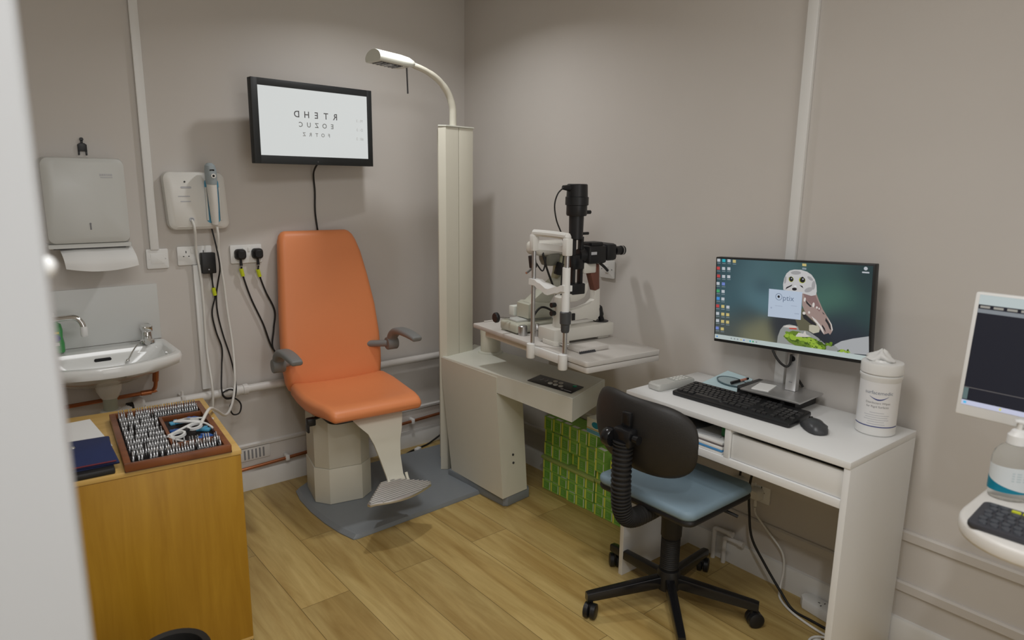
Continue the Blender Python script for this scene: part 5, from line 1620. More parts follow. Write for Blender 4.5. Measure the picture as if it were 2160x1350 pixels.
shape('pictured_owl', [el(540, 250, 34, 36, 0, 18), el(690, 262, 44, 40, 0, 18)], glow('owl_iris', (0.34, 0.36, 0.03)), 0.0021)
shape('pictured_owl', [el(543, 250, 28, 31, 0, 18), el(694, 262, 36, 33, 0, 18), [(455, 385), (470, 355), (555, 318), (540, 340), (480, 370)], [(650, 325), (690, 340), (700, 370), (672, 350)], el(578, 380, 34, 20, 0, 12), [(500, 235), (540, 212), (570, 235), (545, 225)], [(650, 235), (700, 215), (735, 250), (695, 230)]], glow('owl_black', (0.010, 0.010, 0.014)), 0.0022)
shape('pictured_owl', [el(548, 240, 7, 7, 0, 8), el(702, 248, 9, 8, 0, 8), [(570, 335), (600, 330), (612, 350), (585, 358)]], glow('owl_white', (0.58, 0.60, 0.62)), 0.0023)
# dialog window
shape('dialog_window', [[(232, 375), (685, 420), (640, 790), (193, 742)]], glow('dialog_white', (0.40, 0.47, 0.57)), 0.0025, label='pale dialog window')
du, dv = oz((445, 490)), None
dgx = Vector((*oz((560, 500)), 0)) - Vector((*oz((400, 485)), 0))
dgm = Matrix.Translation((*oz((488, 505)), 0.0028))
logo = MB(MN)
ring_ = []
for q in (1.0, 0.86):
    ring_.append([(*oz((p[0], p[1])), 0.0028) for p in el(360, 482, 46 * q, 46 * q, 0, 22)])
n_ = 22
logo.add(ring_[0] + ring_[1], [(j, (j + 1) % n_, n_ + (j + 1) % n_, n_ + j) for j in range(n_)])
logo.text('ptix', 0.0270, dgm)
part('dialog_lettering', logo, glow('logo_slate', (0.11, 0.15, 0.22)), wo, 'slate lettering')
shape('dialog_logo_pupil', [el(358, 480, 16, 18, 0, 14)], glow('owl_black', (0.01, 0.01, 0.014)), 0.0029)
shape('dialog_lines', [[(300, 597), (400, 606), (400, 612), (300, 603)], [(520, 598), (600, 606), (600, 612), (520, 604)], [(560, 700), (625, 706), (625, 716), (560, 710)], el(248, 627, 12, 12, 0, 8)], glow('dialog_line', (0.29, 0.34, 0.43)), 0.0028)
# task bar and desktop icons
tb_l, tb_r = iz((100, 1142)), HO((1826, 752))
q = MB(MN)
q.flat([(sx0, sy0, 0.0026), (sx1, sy0, 0.0026), (sx1, sy0 + 0.0165, 0.0026), (sx0, sy0 + 0.0165, 0.0026)])
part('task_bar', q, glow('taskbar', (0.40, 0.46, 0.45)), wo, 'pale task bar')
ic = {'w': glow('icon_white', (0.42, 0.45, 0.48)), 'r': glow('icon_red', (0.42, 0.05, 0.05)), 'b': glow('icon_blue', (0.05, 0.22, 0.55)), 'g': glow('icon_green', (0.05, 0.30, 0.12)), 'y': glow('icon_yellow', (0.48, 0.40, 0.16)), 'p': glow('icon_violet', (0.14, 0.20, 0.50)), 't': glow('icon_teal', (0.02, 0.35, 0.42))}
icons = [(225, 100, 'w'), (298, 105, 't'), (372, 108, 'w'), (447, 115, 'y'), (213, 210, 'r'), (287, 215, 'w'), (362, 218, 'w'), (208, 318, 'r'), (280, 325, 'w'), (353, 328, 'w'), (193, 422, 'w'), (270, 428, 'p'), (187, 525, 'g'), (258, 533, 'w'), (180, 630, 'b'), (248, 638, 'w'),
         (166, 735, 'r'), (240, 742, 'y'), (312, 752, 'w'), (158, 840, 'w'), (232, 850, 'y'), (302, 858, 'y'), (150, 940, 'w'), (222, 952, 'y'), (293, 962, 'y'), (138, 1045, 'p'), (210, 1058, 'y')]
for cx_, cy_, c_ in icons:
    s_ = 22
    shape('desktop_icon', [[(cx_ - s_, cy_ - s_), (cx_ + s_, cy_ - s_ + 3), (cx_ + s_ - 3, cy_ + s_), (cx_ - s_ - 3, cy_ + s_ - 3)]], ic[c_], 0.0026, iz)
    shape('icon_caption', [[(cx_ - 26, cy_ + 34), (cx_ + 22, cy_ + 37), (cx_ + 21, cy_ + 45), (cx_ - 27, cy_ + 42)]], glow('icon_text', (0.20, 0.25, 0.28)), 0.0026, iz)
shape('desktop_icon', [[(705, 42), (760, 47), (757, 80), (702, 75)]], ic['y'], 0.0026)
shape('icon_caption', [[(700, 95), (755, 100), (752, 125), (697, 120)]], glow('icon_text', (0.20, 0.25, 0.28)), 0.0018)
shape('desktop_icon', [el(1833, 567, 4.2, 3.8, 0, 10)], ic['w'], 0.0026, HO)
shape('icon_caption', [[(1825, 573), (1840, 574), (1840, 577), (1825, 576)]], ic['w'], 0.0026, HO)
for k, (cx_, c_) in enumerate(((125, 'b'), (330, 'w'), (375, 'w'), (420, 'w'), (468, 'y'), (510, 'p'), (600, 't'), (640, 'g'), (688, 'w'))):
    u_ = iz((cx_, 1170 + (cx_ - 125) * 0.145))[0]
    q = MB(MN)
    q.box(u_ - 0.0028, u_ + 0.0028, sy0 + 0.0055, sy0 + 0.011, 0.0026, 0.0028)
    part('task_bar_icon', q, ic[c_] if c_ != 'w' else glow('taskbar_grey', (0.22, 0.25, 0.27)), wo)

note = MB(rz(12, (-0.135, -2.035, ZT + 0.0478)))
note.box(-0.045, 0.045, -0.030, 0.030, 0.0, 0.003)
note.build('note_paper', paper_m, label='small white note paper on the left of the silver monitor stand', cat='paper')
for k, (y0_, y1_, z0_, z1_) in enumerate(((-2.085, -2.125, 0.870, 0.812), (-2.078, -2.102, 0.850, 0.812), (-2.074, -2.084, 0.832, 0.815))):
    MB().tube([(-0.040, y0_, z0_), (-0.036, (y0_ + y1_) / 2, (z0_ + z1_) / 2), (-0.030, y1_, z1_)], 0.0045, 8, 3).build('monitor_lead', black_soft, label=['longest', 'middle', 'shortest'][k] + ' of the three short black leads behind the silver monitor stand', cat='cable')
cable('monitor_cable', 'thin black cable drooping below the owl monitor in front of its stand', [(-0.118, -2.045, 0.946), (-0.122, -2.062, 0.925), (-0.120, -2.082, 0.905), (-0.112, -2.100, 0.896), (-0.105, -2.108, 0.910), (-0.103, -2.108, 0.94)], 0.0042, black_soft)

# wipes canister
cn_ = thing('wipes_canister', 'tall white disinfectant wipes canister on the right end of the desk', 'canister', (-0.138, -2.425, ZT))
CC = (-0.138, -2.425, 0)
part('canister_body', MB().chain([(ZT + 0.0005, 0.054), (ZT + 0.004, 0.0575), (ZT + 0.030, 0.0575), (ZT + 0.178, 0.0575), (ZT + 0.184, 0.0605), (ZT + 0.190, 0.0605), (ZT + 0.193, 0.055), (ZT + 0.200, 0.055)], 44, 'Z', CC), white_pl, cn_, ang=40)
part('canister_lid', MB().chain([(ZT + 0.196, 0.0590), (ZT + 0.197, 0.0605), (ZT + 0.224, 0.0605), (ZT + 0.2285, 0.0585), (ZT + 0.230, 0.054), (ZT + 0.231, 0.034), (ZT + 0.236, 0.031)], 44, 'Z', CC), white_pl, cn_, ang=25)
CT = Matrix.Translation(CC)
A0 = math.atan2(-3.281 + 2.425, -2.344 + 0.138)
q = MB(CT)
n_ = 30
R_ = 0.0580
aa = [A0 - 1.35 + 2.7 * j / n_ for j in range(n_ + 1)]
q.add([(R_ * math.cos(a_), R_ * math.sin(a_), ZT + z_) for z_ in (0.0305, 0.0335) for a_ in aa], [(j, j + 1, n_ + 2 + j, n_ + 1 + j) for j in range(n_)])
part('label_stripe', q, print_blue, cn_, 'navy stripe')
q = MB(CT)
q.add([(0.0577 * math.cos(a_), 0.0577 * math.sin(a_), ZT + z_) for z_ in (0.034, 0.172) for a_ in aa], [(j, j + 1, n_ + 2 + j, n_ + 1 + j) for j in range(n_)])
part('paper_label', q, mat('label_white', (0.79, 0.79, 0.79), 0.5), cn_)
part('brand_lettering', MB(CT).wrap_text('surfacemedic', 0.0155, R_, ZT + 0.140, A0 + 0.0, None), mat('lettering_slate', (0.20, 0.23, 0.30), 0.6), cn_, 'grey blue brand lettering')
sw = MB(CT)
top, bot = [], []
for j in range(25):
    u = j / 24
    a_ = A0 - 0.45 + 0.95 * u
    zc = ZT + 0.1285 - 0.012 * math.sin(PI * u * 0.95) + 0.004 * u
    t_ = 0.0018 * math.sin(PI * u) + 0.0003
    top.append((R_ * math.cos(a_), R_ * math.sin(a_), zc + t_))
    bot.append((R_ * math.cos(a_), R_ * math.sin(a_), zc - t_))
sw.add(top + bot, [(j, j + 1, 25 + j + 1, 25 + j) for j in range(24)])
part('swoosh', sw, print_blue, cn_, 'blue swoosh')
part('product_lettering', MB(CT).wrap_text('Disinfectant Wipes', 0.0092, R_, ZT + 0.108, A0, None).wrap_text('for Rigid Surfaces', 0.0092, R_, ZT + 0.096, A0, None), print_grey, cn_, 'dark small lettering')
sm = MB(CT)
for k, (z_, w_) in enumerate(((0.076, 0.35), (0.068, 0.62), (0.061, 0.55), (0.054, 0.62), (0.047, 0.40), (0.0395, 0.45))):
    a_s = [A0 - w_ + 2 * w_ * j / 14 for j in range(15)]
    sm.add([(R_ * math.cos(a_), R_ * math.sin(a_), ZT + zz) for zz in (z_, z_ + 0.0016) for a_ in a_s], [(j, j + 1, 16 + j, 15 + j) for j in range(14)])
part('small_print', sm, print_pale, cn_, 'faint lines of small print')
wt_ = MB()
rg = []
for z_, r_, ph_ in ((0.232, 0.026, 0), (0.238, 0.036, 0.5), (0.245, 0.033, 1.1), (0.252, 0.020, 1.6), (0.259, 0.012, 2.3), (0.266, 0.003, 2.9)):
    rg.append([(CC[0] + r_ * (1 + 0.28 * math.sin(3 * t_ + ph_ * 2) + 0.12 * math.sin(5 * t_)) * math.cos(t_), CC[1] + 0.006 + r_ * (1 + 0.28 * math.sin(3 * t_ + ph_ * 2)) * math.sin(t_), ZT + z_ + 0.003 * math.sin(4 * t_)) for t_ in [2 * PI * j / 24 for j in range(24)]])
wt_.loft(rg)
wt_.build('wipe', white_pl, cn_, 'crumpled white wipe poking out', ang=80)

# ------------------------------------------------------------------ office chair
OC = (-0.45, -1.905, 0)
oc = thing('office_chair', 'black swivel office chair with a blue grey seat in front of the desk', 'office chair', OC)
OCM = rz(0, OC)
for k in range(5):
    ag = math.radians(10 + 72 * k)
    LM = OCM @ Matrix.Rotation(ag, 4, 'Z')
    l_ = MB(LM)
    l_.loft([[(x_, y_, z_ + zc) for y_, z_ in rrect(wd, hh, 0.005, 2)] for x_, wd, hh, zc in ((0.025, 0.034, 0.046, 0.105), (0.30, 0.028, 0.034, 0.080), (0.315, 0.026, 0.030, 0.079))])
    lo_ = l_.build('leg', black_gloss, oc)
    sw_ = Matrix.Translation((0.295, 0, 0)) @ Matrix.Rotation([0.3, -0.6, 0.9, 2.2, 0.5][k], 4, 'Z')
    q = MB(LM @ sw_)
    q.cyl((0, 0, 0.045), (0, 0, 0.068), 0.006, n=10)
    for s_ in (-1, 1):
        q.chain([(-0.0105, 0.020), (-0.0075, 0.0275), (0.0075, 0.0275), (0.0105, 0.021)], 20, 'Y', (0.010, s_ * 0.0125, 0.0278))
    q.box(-0.006, 0.020, -0.006, 0.006, 0.024, 0.052, 0.003)
    q.build('caster', black_pl, lo_)
part('hub', MB(OCM).chain([(0.070, 0.034), (0.076, 0.042), (0.135, 0.042), (0.150, 0.038), (0.152, 0.030)], 24), black_pl, oc)
sec = [(0.152, 0.031)]
z_ = 0.156
while z_ < 0.275:
    sec += [(z_, 0.031), (z_ + 0.0028, 0.0345), (z_ + 0.0056, 0.031)]
    z_ += 0.0075
sec += [(0.282, 0.037), (0.415, 0.039)]
part('gas_column', MB(OCM).chain(sec, 24), black_soft, oc, ang=60)
part('seat_mechanism', MB(OCM).box(-0.12, 0.10, -0.065, 0.065, 0.412, 0.448, 0.008), black_pl, oc)
part('seat_pan', MB(OCM).prism(rrect(0.375, 0.405, 0.035, 6), 0.446, 0.470, 0.010), black_pl, oc)
part('height_lever', MB(OCM).tube([(0.02, -0.06, 0.435), (0.05, -0.17, 0.43), (0.07, -0.215, 0.418)], 0.006, 8, 4), black_pl, oc)
rg = []
for z_, k, r_ in ((0.468, 0.975, 0.035), (0.476, 1.0, 0.038), (0.488, 1.0, 0.038), (0.496, 0.98, 0.034), (0.500, 0.93, 0.03)):
    rg.append([(x_, y_, z_ + (0.010 * (abs(x_) / 0.19) ** 3 if False else 0)) for x_, y_ in rrect(0.378 * k, 0.408 * k, r_, 6)])
part('seat', MB(OCM).loft(rg), fabric, oc, 'blue grey seat', ang=60)
# backrest shell, bent forward at both sides
def hgt(u):
    return 0.120 * (1 - abs(u) ** 4.0) ** 0.40 * (1 - 0.03 * u)


bs = MB(OCM)
rg = []
for k in range(33):
    u = 0.9995 * math.sin(PI / 2 * (-1 + 2 * k / 32))
    y_ = 0.214 * u
    xo = -0.262 + 0.075 * abs(u) ** 2.0
    h_ = max(0.012, hgt(u))
    tk = 0.014 * max(0.12, (1 - abs(u) ** 8))
    zc = 0.728 + 0.010 * u
    ring = []
    for j in range(16):
        v = -1 + 2 * j / 15
        ring.append((xo - tk * (1 - abs(v) ** 6 * 0.8) + 0.020 * v * v * h_ / 0.12, y_, zc + h_ * v))
    for j in range(16):
        v = 1 - 2 * j / 15
        ring.append((xo + tk * 1.3 * (1 - abs(v) ** 6 * 0.8) + 0.020 * v * v * h_ / 0.12, y_, zc + h_ * v))
    rg.append(ring)
bs.loft(rg)
part('backrest', bs, mat('black_shell', (0.014, 0.012, 0.010), 0.5, bump=0.15, bscale=250), oc, ang=60)
part('bracket_block', MB(OCM).box(-0.318, -0.272, -0.050, 0.022, 0.700, 0.760, 0.010), black_gloss, oc)
part('bracket_tongue', MB(OCM).box(-0.296, -0.278, -0.030, 0.004, 0.755, 0.810, 0.004), black_gloss, oc)
part('tension_knob', MB(OCM).chain([(-0.016, 0.028), (-0.010, 0.031), (0.010, 0.031), (0.016, 0.027)], 20, 'Y', (-0.315, 0.034, 0.720)), black_gloss, oc)
part('tension_knob', MB(OCM).chain([(-0.010, 0.015), (0.010, 0.013)], 16, 'Y', (-0.300, -0.066, 0.735)), black_gloss, oc)
pth = catmull([(-0.300, -0.012, 0.715), (-0.302, -0.012, 0.64), (-0.300, -0.012, 0.55), (-0.292, -0.012, 0.485), (-0.268, -0.012, 0.445), (-0.225, -0.012, 0.428), (-0.15, -0.010, 0.426), (-0.10, -0.008, 0.428)], 22)
rr = [0.030 + 0.0035 * (1 if (i % 4) < 2 else -1) for i in range(len(pth))]
part('ribbed_sleeve', MB(OCM).tube(pth, rr, 16), black_soft, oc, ang=30)

# ------------------------------------------------------------------ green cartons beside the desk
def carton(label, x0, y0, y1, z0_, z1_, rot=0, depth=0.115):
    """front face looks to -x; y0 > y1 (y0 is the end nearer the corner)"""
    c = (x0 + depth / 2, (y0 + y1) / 2, z0_)
    M_ = rz(rot, c)
    wy, hz = abs(y0 - y1) / 2, z1_ - z0_
    q = MB(M_)
    q.mi = 0
    q.box(-depth / 2, depth / 2, -wy, wy, 0, hz, 0.0012, 1)
    f_ = -depth / 2 - 0.0004
    def fl(ya, yb, za, zb, mi):
        q.mi = mi
        q.add([(f_, ya, za), (f_, yb, za), (f_, yb, zb), (f_, ya, zb)], [(0, 1, 2, 3)])
    fl(wy * 0.94, wy * 0.62, 0.002, hz - 0.002, 1)           # yellow edge
    fl(wy * 0.50, -wy * 0.72, hz * 0.18, hz * 0.80, 2)       # darker panel
    fl(-wy * 0.82, -wy * 0.96, hz * 0.1, hz * 0.9, 3)
    f_ -= 0.0003
    for k in range(3):
        fl(wy * 0.34, wy * random.uniform(-0.35, -0.1), hz * (0.62 - 0.14 * k), hz * (0.655 - 0.14 * k), 4)
    q.mi = 3
    q.add([(-depth / 2 + 0.002, -wy * 0.9, hz + 0.0003), (-depth / 2 + 0.022, -wy * 0.9, hz + 0.0003), (-depth / 2 + 0.022, wy * 0.5, hz + 0.0003), (-depth / 2 + 0.002, wy * 0.5, hz + 0.0003)], [(0, 1, 2, 3)])
    return q.build('carton', [green_m, yellow_m, green_d, card_m, mat('pale_green_print', (0.30, 0.48, 0.22), 0.5)], label=label, cat='carton', group='green cartons stacked beside the desk')


ords = ['nearest the corner', 'second from the corner', 'third from the corner', 'fourth from the corner', 'fifth from the corner', 'sixth from the corner']
rws = ['bottom', 'middle', 'top']
cw = 0.0594
random.seed(11)
for r_ in range(3):
    for k in range(6):
        y0_ = -0.885 - k * cw
        dz = 0.0535
        carton('green carton, %s row of the lower left stack, %s' % (rws[r_], ords[k]), -0.150 + random.uniform(-0.004, 0.004), y0_, y0_ - cw + 0.0012, 0.0005 + r_ * dz, r_ * dz + dz - 0.001)
        dz = 0.0680
        if not (r_ == 0 and k == 3):
            carton('green carton, %s row of the upper left stack, %s' % (rws[r_], ords[k]), -0.140 + random.uniform(-0.004, 0.004), y0_ + 0.003, y0_ - cw + 0.0042, 0.1765 + r_ * dz, 0.1755 + r_ * dz + dz)
carton('pushed in green carton, bottom row of the upper left stack, fourth from the corner', -0.118, -0.885 - 3 * cw + 0.003, -0.885 - 4 * cw + 0.0042, 0.1765, 0.2365)
ld = MB().box(-0.158, -0.022, -1.245, -0.880, 0.1615, 0.1750, 0.001)
ld.build('carton_tray', mat('tray_green', (0.34, 0.42, 0.12), 0.6), label='flat green cardboard tray between the upper and lower left carton stacks', cat='tray')
rw2 = ['nearest the corner', 'second from the corner', 'third from the corner']
for r_ in range(3):
    for k in range(3):
        y0_ = -1.246 - k * 0.0570
        dz = 0.0545
        carton('green carton, %s row of the right stack by the desk leg, %s' % (rws[r_], rw2[k]), -0.150 + random.uniform(-0.003, 0.003), y0_, y0_ - 0.0558, 0.0005 + r_ * dz, r_ * dz + dz - 0.001)
for k in range(3):
    y0_ = -1.246 - (3 + k) * 0.0570
    for r_ in range(3):
        carton('green carton behind the office chair, %s row, %s from the desk leg' % (rws[r_], ['third', 'second', 'first'][k]), -0.150, y0_, y0_ - 0.0558, 0.0005 + r_ * 0.0545, r_ * 0.0545 + 0.0535)
ld = MB().box(-0.156, -0.022, -1.590, -1.250, 0.1645, 0.1780, 0.001)
ld.build('carton_tray', mat('tray_green', (0.34, 0.42, 0.12), 0.6), label='flat green cardboard tray on the lower right carton stack behind the office chair', cat='tray')
carton('green carton lying flat on the right tray below the leaning pair', -0.150, -1.252, -1.312, 0.1785, 0.2225)
carton('lower green carton of the leaning pair right of the upper left stack', -0.165, -1.256, -1.322, 0.2230, 0.2790, -7)
carton('upper green carton of the leaning pair right of the upper left stack', -0.165, -1.256, -1.322, 0.2795, 0.3360, -7)
carton('green carton standing behind the office chair right of the leaning pair', -0.145, -1.330, -1.388, 0.1785, 0.2385)
carton('green carton on top of its neighbour behind the office chair', -0.145, -1.330, -1.388, 0.2390, 0.2970)
bbx = thing('glove_box', 'small white and blue box on top of the green cartons', 'box', (-0.085, -1.235, 0.3810))
BX = rz(-3, (-0.085, -1.222, 0.3805))
part('box_body', MB(BX).box(-0.058, 0.058, -0.072, 0.048, 0.0005, 0.075, 0.0015), card_m, bbx)
part('blue_band', MB(BX).box(-0.0587, -0.0575, -0.070, 0.046, 0.004, 0.022), mat('band_blue', (0.12, 0.36, 0.50), 0.5), bbx, 'blue band')
part('yellow_band', MB(BX).box(-0.0589, -0.0575, -0.070, 0.046, 0.024, 0.029), mat('band_yellow', (0.55, 0.42, 0.15), 0.5), bbx, 'thin yellow band')
part('oval_print', MB(BX).add([(-0.0592, -0.012 + 0.026 * math.cos(t_), 0.049 + 0.015 * math.sin(t_)) for t_ in [2 * PI * j / 20 for j in range(20)]], [list(range(20))]), teal_m, bbx, 'teal oval print')

# ------------------------------------------------------------------ under the desk
socket_plate('wall_socket', 'white double socket under the desk with a white plug in its right half', onright(-1.955, 0.352), 0.146, 0.090, 'double')
pl2 = plug('white plug in the socket under the desk', onright(-1.978, 0.342), warm_white)
plug('white plug half hidden behind the office chair seat under the desk', onright(-1.905, 0.362), warm_white)
cable('extension_lead', 'white flex running from the white plug under the desk down to the floor', [(-0.022, -1.978, 0.285), (-0.024, -1.985, 0.26), (-0.024, -2.035, 0.215), (-0.026, -2.105, 0.155), (-0.030, -2.122, 0.09), (-0.050, -2.125, 0.025), (-0.085, -2.145, 0.0052), (-0.125, -2.20, 0.0052), (-0.150, -2.27, 0.0052), (-0.165, -2.36, 0.0052), (-0.155, -2.44, 0.0052)], 0.0045, warm_white)
cable('desk_cable', 'black cable hanging below the desk drawer and trailing along the floor', [(-0.10, -1.985, 0.600), (-0.10, -2.003, 0.50), (-0.10, -1.992, 0.40), (-0.10, -2.000, 0.30), (-0.10, -2.020, 0.20), (-0.10, -2.080, 0.12), (-0.105, -2.155, 0.045), (-0.118, -2.215, 0.0055), (-0.126, -2.29, 0.0055), (-0.130, -2.37, 0.0055), (-0.125, -2.45, 0.0055)], 0.0048, black_soft)
cable('desk_cable', 'short black cable end poking down behind the desk bottom board', [(-0.06, -1.90, 0.600), (-0.065, -1.885, 0.57), (-0.09, -1.865, 0.565), (-0.10, -1.855, 0.56)], 0.007, black_soft)
cable('desk_cable', 'black cable crossing behind the office chair seat beneath the desk', [(-0.09, -1.975, 0.600), (-0.085, -1.955, 0.53), (-0.06, -1.93, 0.46), (-0.035, -1.91, 0.40)], 0.0045, black_soft)
cable('extension_lead', 'coil of white flex on the floor against the right desk panel', [(-0.20, -2.36, 0.005), (-0.235, -2.34, 0.005), (-0.265, -2.36, 0.005), (-0.270, -2.40, 0.005), (-0.24, -2.43, 0.006), (-0.20, -2.42, 0.012), (-0.19, -2.38, 0.015), (-0.215, -2.345, 0.013), (-0.255, -2.35, 0.0125), (-0.265, -2.42, 0.012)], 0.0045, warm_white)
es = thing('power_strip', 'white power strip lying on the floor under the right end of the desk', 'power strip', (-0.09, -2.31, 0))
EM = Matrix.Translation((-0.062, -2.325, 0.0005)) @ Matrix.Rotation(math.radians(-99), 4, 'Z')
part('strip_body', MB(EM).prism([(-0.115, -0.012), (-0.095, -0.030), (0.11, -0.030), (0.12, -0.02), (0.12, 0.02), (0.11, 0.030), (-0.095, 0.030), (-0.115, 0.012)], 0, 0.040, 0.004), white_pl, es)
for k in range(2):
    part('pin_holes', MB(EM).box(-0.052 + k * 0.09, -0.044 + k * 0.09, -0.002, 0.002, 0.0395, 0.0405).box(-0.035 + k * 0.09, -0.031 + k * 0.09, -0.015, -0.008, 0.0395, 0.0405).box(-0.035 + k * 0.09, -0.031 + k * 0.09, 0.008, 0.015, 0.0395, 0.0405), print_dark, es)
for k, (y0_, z_) in enumerate(((-1.815, 0.135), (-1.864, 0.112))):
    MB().tube([(-0.032, y0_, 0.0), (-0.032, y0_, z_ - 0.018), (-0.032, y0_ - 0.004, z_ - 0.004), (-0.032, y0_ - 0.020, z_), (-0.032, y0_ - 0.078, z_)], 0.0095, 12, 4).chain([(0, 0.0125), (0.02, 0.0125)], 12, 'Y', (-0.032, y0_ - 0.085, z_)).build('bent_pipe', pipe_white, label='taller of the two white bent pipes rising from the floor under the desk' if k == 0 else 'shorter of the two white bent pipes rising from the floor under the desk', cat='pipe', ang=60)

# ------------------------------------------------------------------ tray table with display at the right edge
TZ = 0.850
it = thing('instrument_table', 'white rounded instrument table at the right edge of the room', 'table', (-0.58, -3.15, 0))
part('table_top', MB().prism([(p[0], p[1]) for p in rrect(0.50, 0.62, 0.125, 10, -0.595, -3.157)], TZ - 0.034, TZ, 0.008), mat('tray_white', (0.74, 0.72, 0.68), 0.35), it, ang=50)
part('table_column', MB().box(-0.50, -0.40, -3.32, -3.22, 0.04, TZ - 0.0345, 0.01), white_pl, it)
part('table_foot', MB().box(-0.76, -0.20, -3.42, -3.12, 0.0005, 0.0405, 0.012), white_pl, it)
dsx = -0.55
dp = thing('white_display', 'white framed display with a dark screen cut off at the right edge', 'display', (dsx + 0.03, -3.03, TZ))
tl = math.radians(5)
DM = Matrix(((0, math.sin(tl), -math.cos(tl), dsx), (-1, 0, 0, -3.030), (0, math.cos(tl), math.sin(tl), 1.146), (0, 0, 0, 1)))
DW, DH = 0.540, 0.288
part('display_case', MB(DM).box(-DW / 2, DW / 2, -DH / 2, DH / 2, -0.035, 0.0, 0.005), white_pl, dp)
part('screen_panel', MB(DM).box(-DW / 2 + 0.010, DW / 2 - 0.010, -DH / 2 + 0.026, DH / 2 - 0.006, -0.0005, 0.0006), glow('navy_screen', (0.0045, 0.006, 0.014)), dp, 'dark navy screen')
q = MB(DM)
q.box(-DW / 2 + 0.010, DW / 2 - 0.010, -DH / 2 + 0.026, -DH / 2 + 0.037, 0.0006, 0.0009)
part('task_bar', q, glow('taskbar_lilac', (0.50, 0.52, 0.66)), dp, 'pale task bar')
part('task_bar_icon', MB(DM).box(-DW / 2 + 0.014, -DW / 2 + 0.020, -DH / 2 + 0.0290, -DH / 2 + 0.0345, 0.0009, 0.0011), glow('tb_cyan', (0.08, 0.45, 0.75)), dp)
part('task_bar_icon', MB(DM).box(-DW / 2 + 0.085, -DW / 2 + 0.089, -DH / 2 + 0.0290, -DH / 2 + 0.0345, 0.0009, 0.0011), glow('tb_yellow', (0.6, 0.6, 0.15)), dp)
part('title_bar', MB(DM).box(-DW / 2 + 0.010, DW / 2 - 0.010, DH / 2 - 0.028, DH / 2 - 0.006, 0.0006, 0.0009), glow('title_pale', (0.44, 0.50, 0.50)), dp, 'pale title bar')
part('tool_bar', MB(DM).box(-DW / 2 + 0.010, DW / 2 - 0.010, DH / 2 - 0.047, DH / 2 - 0.038, 0.0006, 0.0009), glow('tool_grey', (0.20, 0.22, 0.24)), dp, 'grey tool bar')
for k in range(7):
    part('menu_word', MB(DM).box(-DW / 2 + 0.014 + 0.026 * k, -DW / 2 + 0.033 + 0.026 * k, DH / 2 - 0.0355, DH / 2 - 0.0305, 0.0006, 0.0009), glow('menu_tan', (0.30, 0.29, 0.26)), dp)
part('status_line', MB(DM).box(-DW / 2 + 0.010, DW / 2 - 0.010, -DH / 2 + 0.0665, -DH / 2 + 0.0678, 0.0006, 0.0009), glow('status_line', (0.13, 0.12, 0.12)), dp)
part('thumbnail', MB(DM).box(-DW / 2 + 0.0105, -DW / 2 + 0.020, -DH / 2 + 0.039, -DH / 2 + 0.0660, 0.0006, 0.0009), glow('thumb_grey', (0.10, 0.15, 0.15)), dp)
part('display_neck', MB().box(-0.520, -0.492, -3.085, -3.015, TZ + 0.012, 1.15, 0.006), white_pl, dp)
part('display_foot', MB().box(-0.600, -0.42, -3.16, -2.96, TZ + 0.0005, TZ + 0.0125, 0.004), white_pl, dp)

k2 = thing('compact_keyboard', 'small dark grey keyboard with three yellow keys on the white instrument table', 'keyboard', (-0.755, -3.02, TZ))
K2 = Matrix(((0.03, 1, -0.05, -0.752), (-1, 0.03, 0, -3.020), (0, 0.05, 1, TZ + 0.0045), (0, 0, 0, 1)))
part('keyboard_case', MB(K2).prism(rrect(0.279, 0.124, 0.014, 5), -0.001, 0.011, 0.003), mat('slate_case', (0.045, 0.046, 0.055), 0.5), k2)
part('rear_foot', MB(K2).box(-0.12, 0.12, 0.045, 0.055, -0.0062, -0.001), black_soft, k2)
part('front_foot', MB(K2).box(-0.12, 0.12, -0.057, -0.052, -0.0021, -0.001), black_soft, k2)
L2, Y2 = [], []
for r_ in range(6):
    nk = 13
    for k in range(nk):
        x_ = -0.1185 + k * 0.0196 + (0.004 * (r_ % 2))
        y_ = 0.0445 - r_ * 0.0182
        if r_ == 0 and k in (2, 3, 4):
            Y2.append((x_, y_, 1.0))
        elif x_ < 0.128:
            L2.append((x_, y_, 1.0))
add_keys(L2, k2, K2, 0.0188, mat('slate_key', (0.060, 0.066, 0.078), 0.42), 0.0105, 0.0145, True)
for x_, y_, wk in Y2:
    q = MB(K2 @ Matrix.Translation((x_, y_, 0.0105)))
    poly = rrect(0.0178, 0.0075, 0.0036, 5)
    q.loft([[(a_, b_, 0) for a_, b_ in poly], [(a_ * .9, b_ * .9, 0.0035) for a_, b_ in poly]])
    q.build('key', mat('lime_key', (0.62, 0.66, 0.03), 0.45), k2, 'yellow key')
wm = thing('white_mouse', 'white mouse at the right edge beside the gel bottle', 'mouse', (-0.60, -2.972, TZ))
rg = []
WMX = rz(0, (-0.605, -2.985, TZ + 0.0005))
for x_, hw, h in ((-0.052, 0.014, 0.008), (-0.045, 0.025, 0.018), (-0.01, 0.030, 0.030), (0.02, 0.029, 0.028), (0.045, 0.022, 0.016), (0.052, 0.010, 0.007)):
    rg.append([(x_, hw * math.cos(PI * j / 12), h * math.sin(PI * j / 12)) for j in range(13)])
part('mouse_shell', MB(WMX).loft(rg), white_pl, wm, ang=70)
part('mouse_base', MB(WMX).prism(rrect(0.085, 0.045, 0.02), -0.0003, 0.002), warm_white, wm)

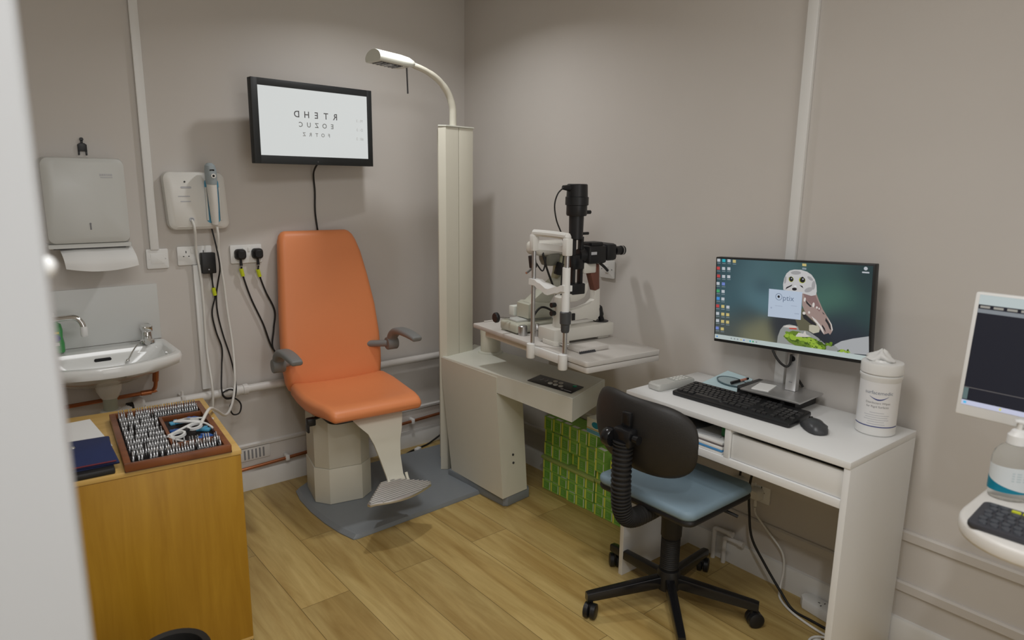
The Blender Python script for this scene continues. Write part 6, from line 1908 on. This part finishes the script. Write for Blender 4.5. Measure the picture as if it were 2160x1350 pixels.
gb = thing('gel_bottle', 'clear hand gel pump bottle with a white and teal label on the instrument table', 'pump bottle', (-0.595, -2.888, TZ))
GB = Matrix.Translation((-0.590, -2.894, TZ + 0.0006)) @ Matrix.Rotation(math.radians(-50), 4, 'Z') @ Matrix.Diagonal((0.98, 0.98, 0.95, 1))
prof = [(0.0, 0.030), (0.003, 0.036), (0.018, 0.0385), (0.095, 0.0385), (0.112, 0.035), (0.124, 0.027), (0.131, 0.017), (0.137, 0.0145)]


def bottle(secs, sx_=1.12, sy_=0.85):
    return [[(r_ * sx_ * math.cos(2 * PI * j / 32), r_ * sy_ * math.sin(2 * PI * j / 32), z_) for j in range(32)] for z_, r_ in secs]


part('bottle_body', MB(GB).loft(bottle(prof)), clearp, gb, 'clear plastic body', ang=60)
q = MB(GB)
n_ = 28
def lab_pt(a_, z_, k=1.012):
    return (0.0385 * 1.12 * k * math.cos(a_), 0.0385 * 0.85 * k * math.sin(a_), z_)
aa = [-PI - 0.55 + (PI + 1.1) * j / n_ for j in range(n_ + 1)]
q.add([lab_pt(a_, z_) for z_ in (0.020, 0.082) for a_ in aa], [(j, j + 1, n_ + 2 + j, n_ + 1 + j) for j in range(n_)])
part('bottle_label', q, mat('label_ice', (0.66, 0.70, 0.71), 0.5), gb, 'white label')
q = MB(GB)
lo_, hi_ = [], []
for j in range(n_ + 1):
    u = j / n_
    a_ = aa[0] + (aa[-1] - aa[0]) * (0.05 + 0.70 * u)
    lo_.append(lab_pt(a_, 0.0205, 1.018))
    hi_.append(lab_pt(a_, 0.0210 + 0.032 * (1 - u) ** 1.5, 1.018))
q.add(lo_ + hi_, [(j, j + 1, n_ + 2 + j, n_ + 1 + j) for j in range(n_)])
part('label_wave', q, mat('wave_teal', (0.0, 0.20, 0.30), 0.45), gb, 'teal wave')
q = MB(GB)
for k in range(4):
    a0_ = -PI / 2 + 0.0
    q.add([lab_pt(a_, z_, 1.02) for z_ in (0.050 + k * 0.006, 0.053 + k * 0.006) for a_ in (-1.9, -1.6, -1.3, -1.0, -0.75)], [(j, j + 1, 6 + j, 5 + j) for j in range(4)])
part('label_print', q, mat('print_ice', (0.50, 0.58, 0.60), 0.5), gb, 'pale printed lines')
q = MB(GB)
for k in range(6):
    q.add([lab_pt(a_, z_, 1.02) for z_ in (0.026, 0.042) for a_ in (-0.75 + k * 0.05, -0.73 + k * 0.05)], [(0, 1, 3, 2)])
part('barcode', q, print_grey, gb, 'small barcode')
part('pump_collar', MB(GB).chain([(0.130, 0.0185), (0.132, 0.020), (0.152, 0.0195), (0.156, 0.016), (0.163, 0.013), (0.166, 0.008)], 24), white_pl, gb)
part('pump_stem', MB(GB).chain([(0.160, 0.0058), (0.180, 0.0058)], 14), warm_white, gb)
part('pump_head', MB(GB @ Matrix.Rotation(math.radians(8), 4, 'Z')).tube([(-0.014, 0, 0.186), (0.0, 0, 0.1845), (0.018, 0, 0.180), (0.034, 0, 0.171)], [0.006, 0.0085, 0.0095, 0.0085, 0.006], 12, 5, flat=0.75), white_pl, gb, ang=60)
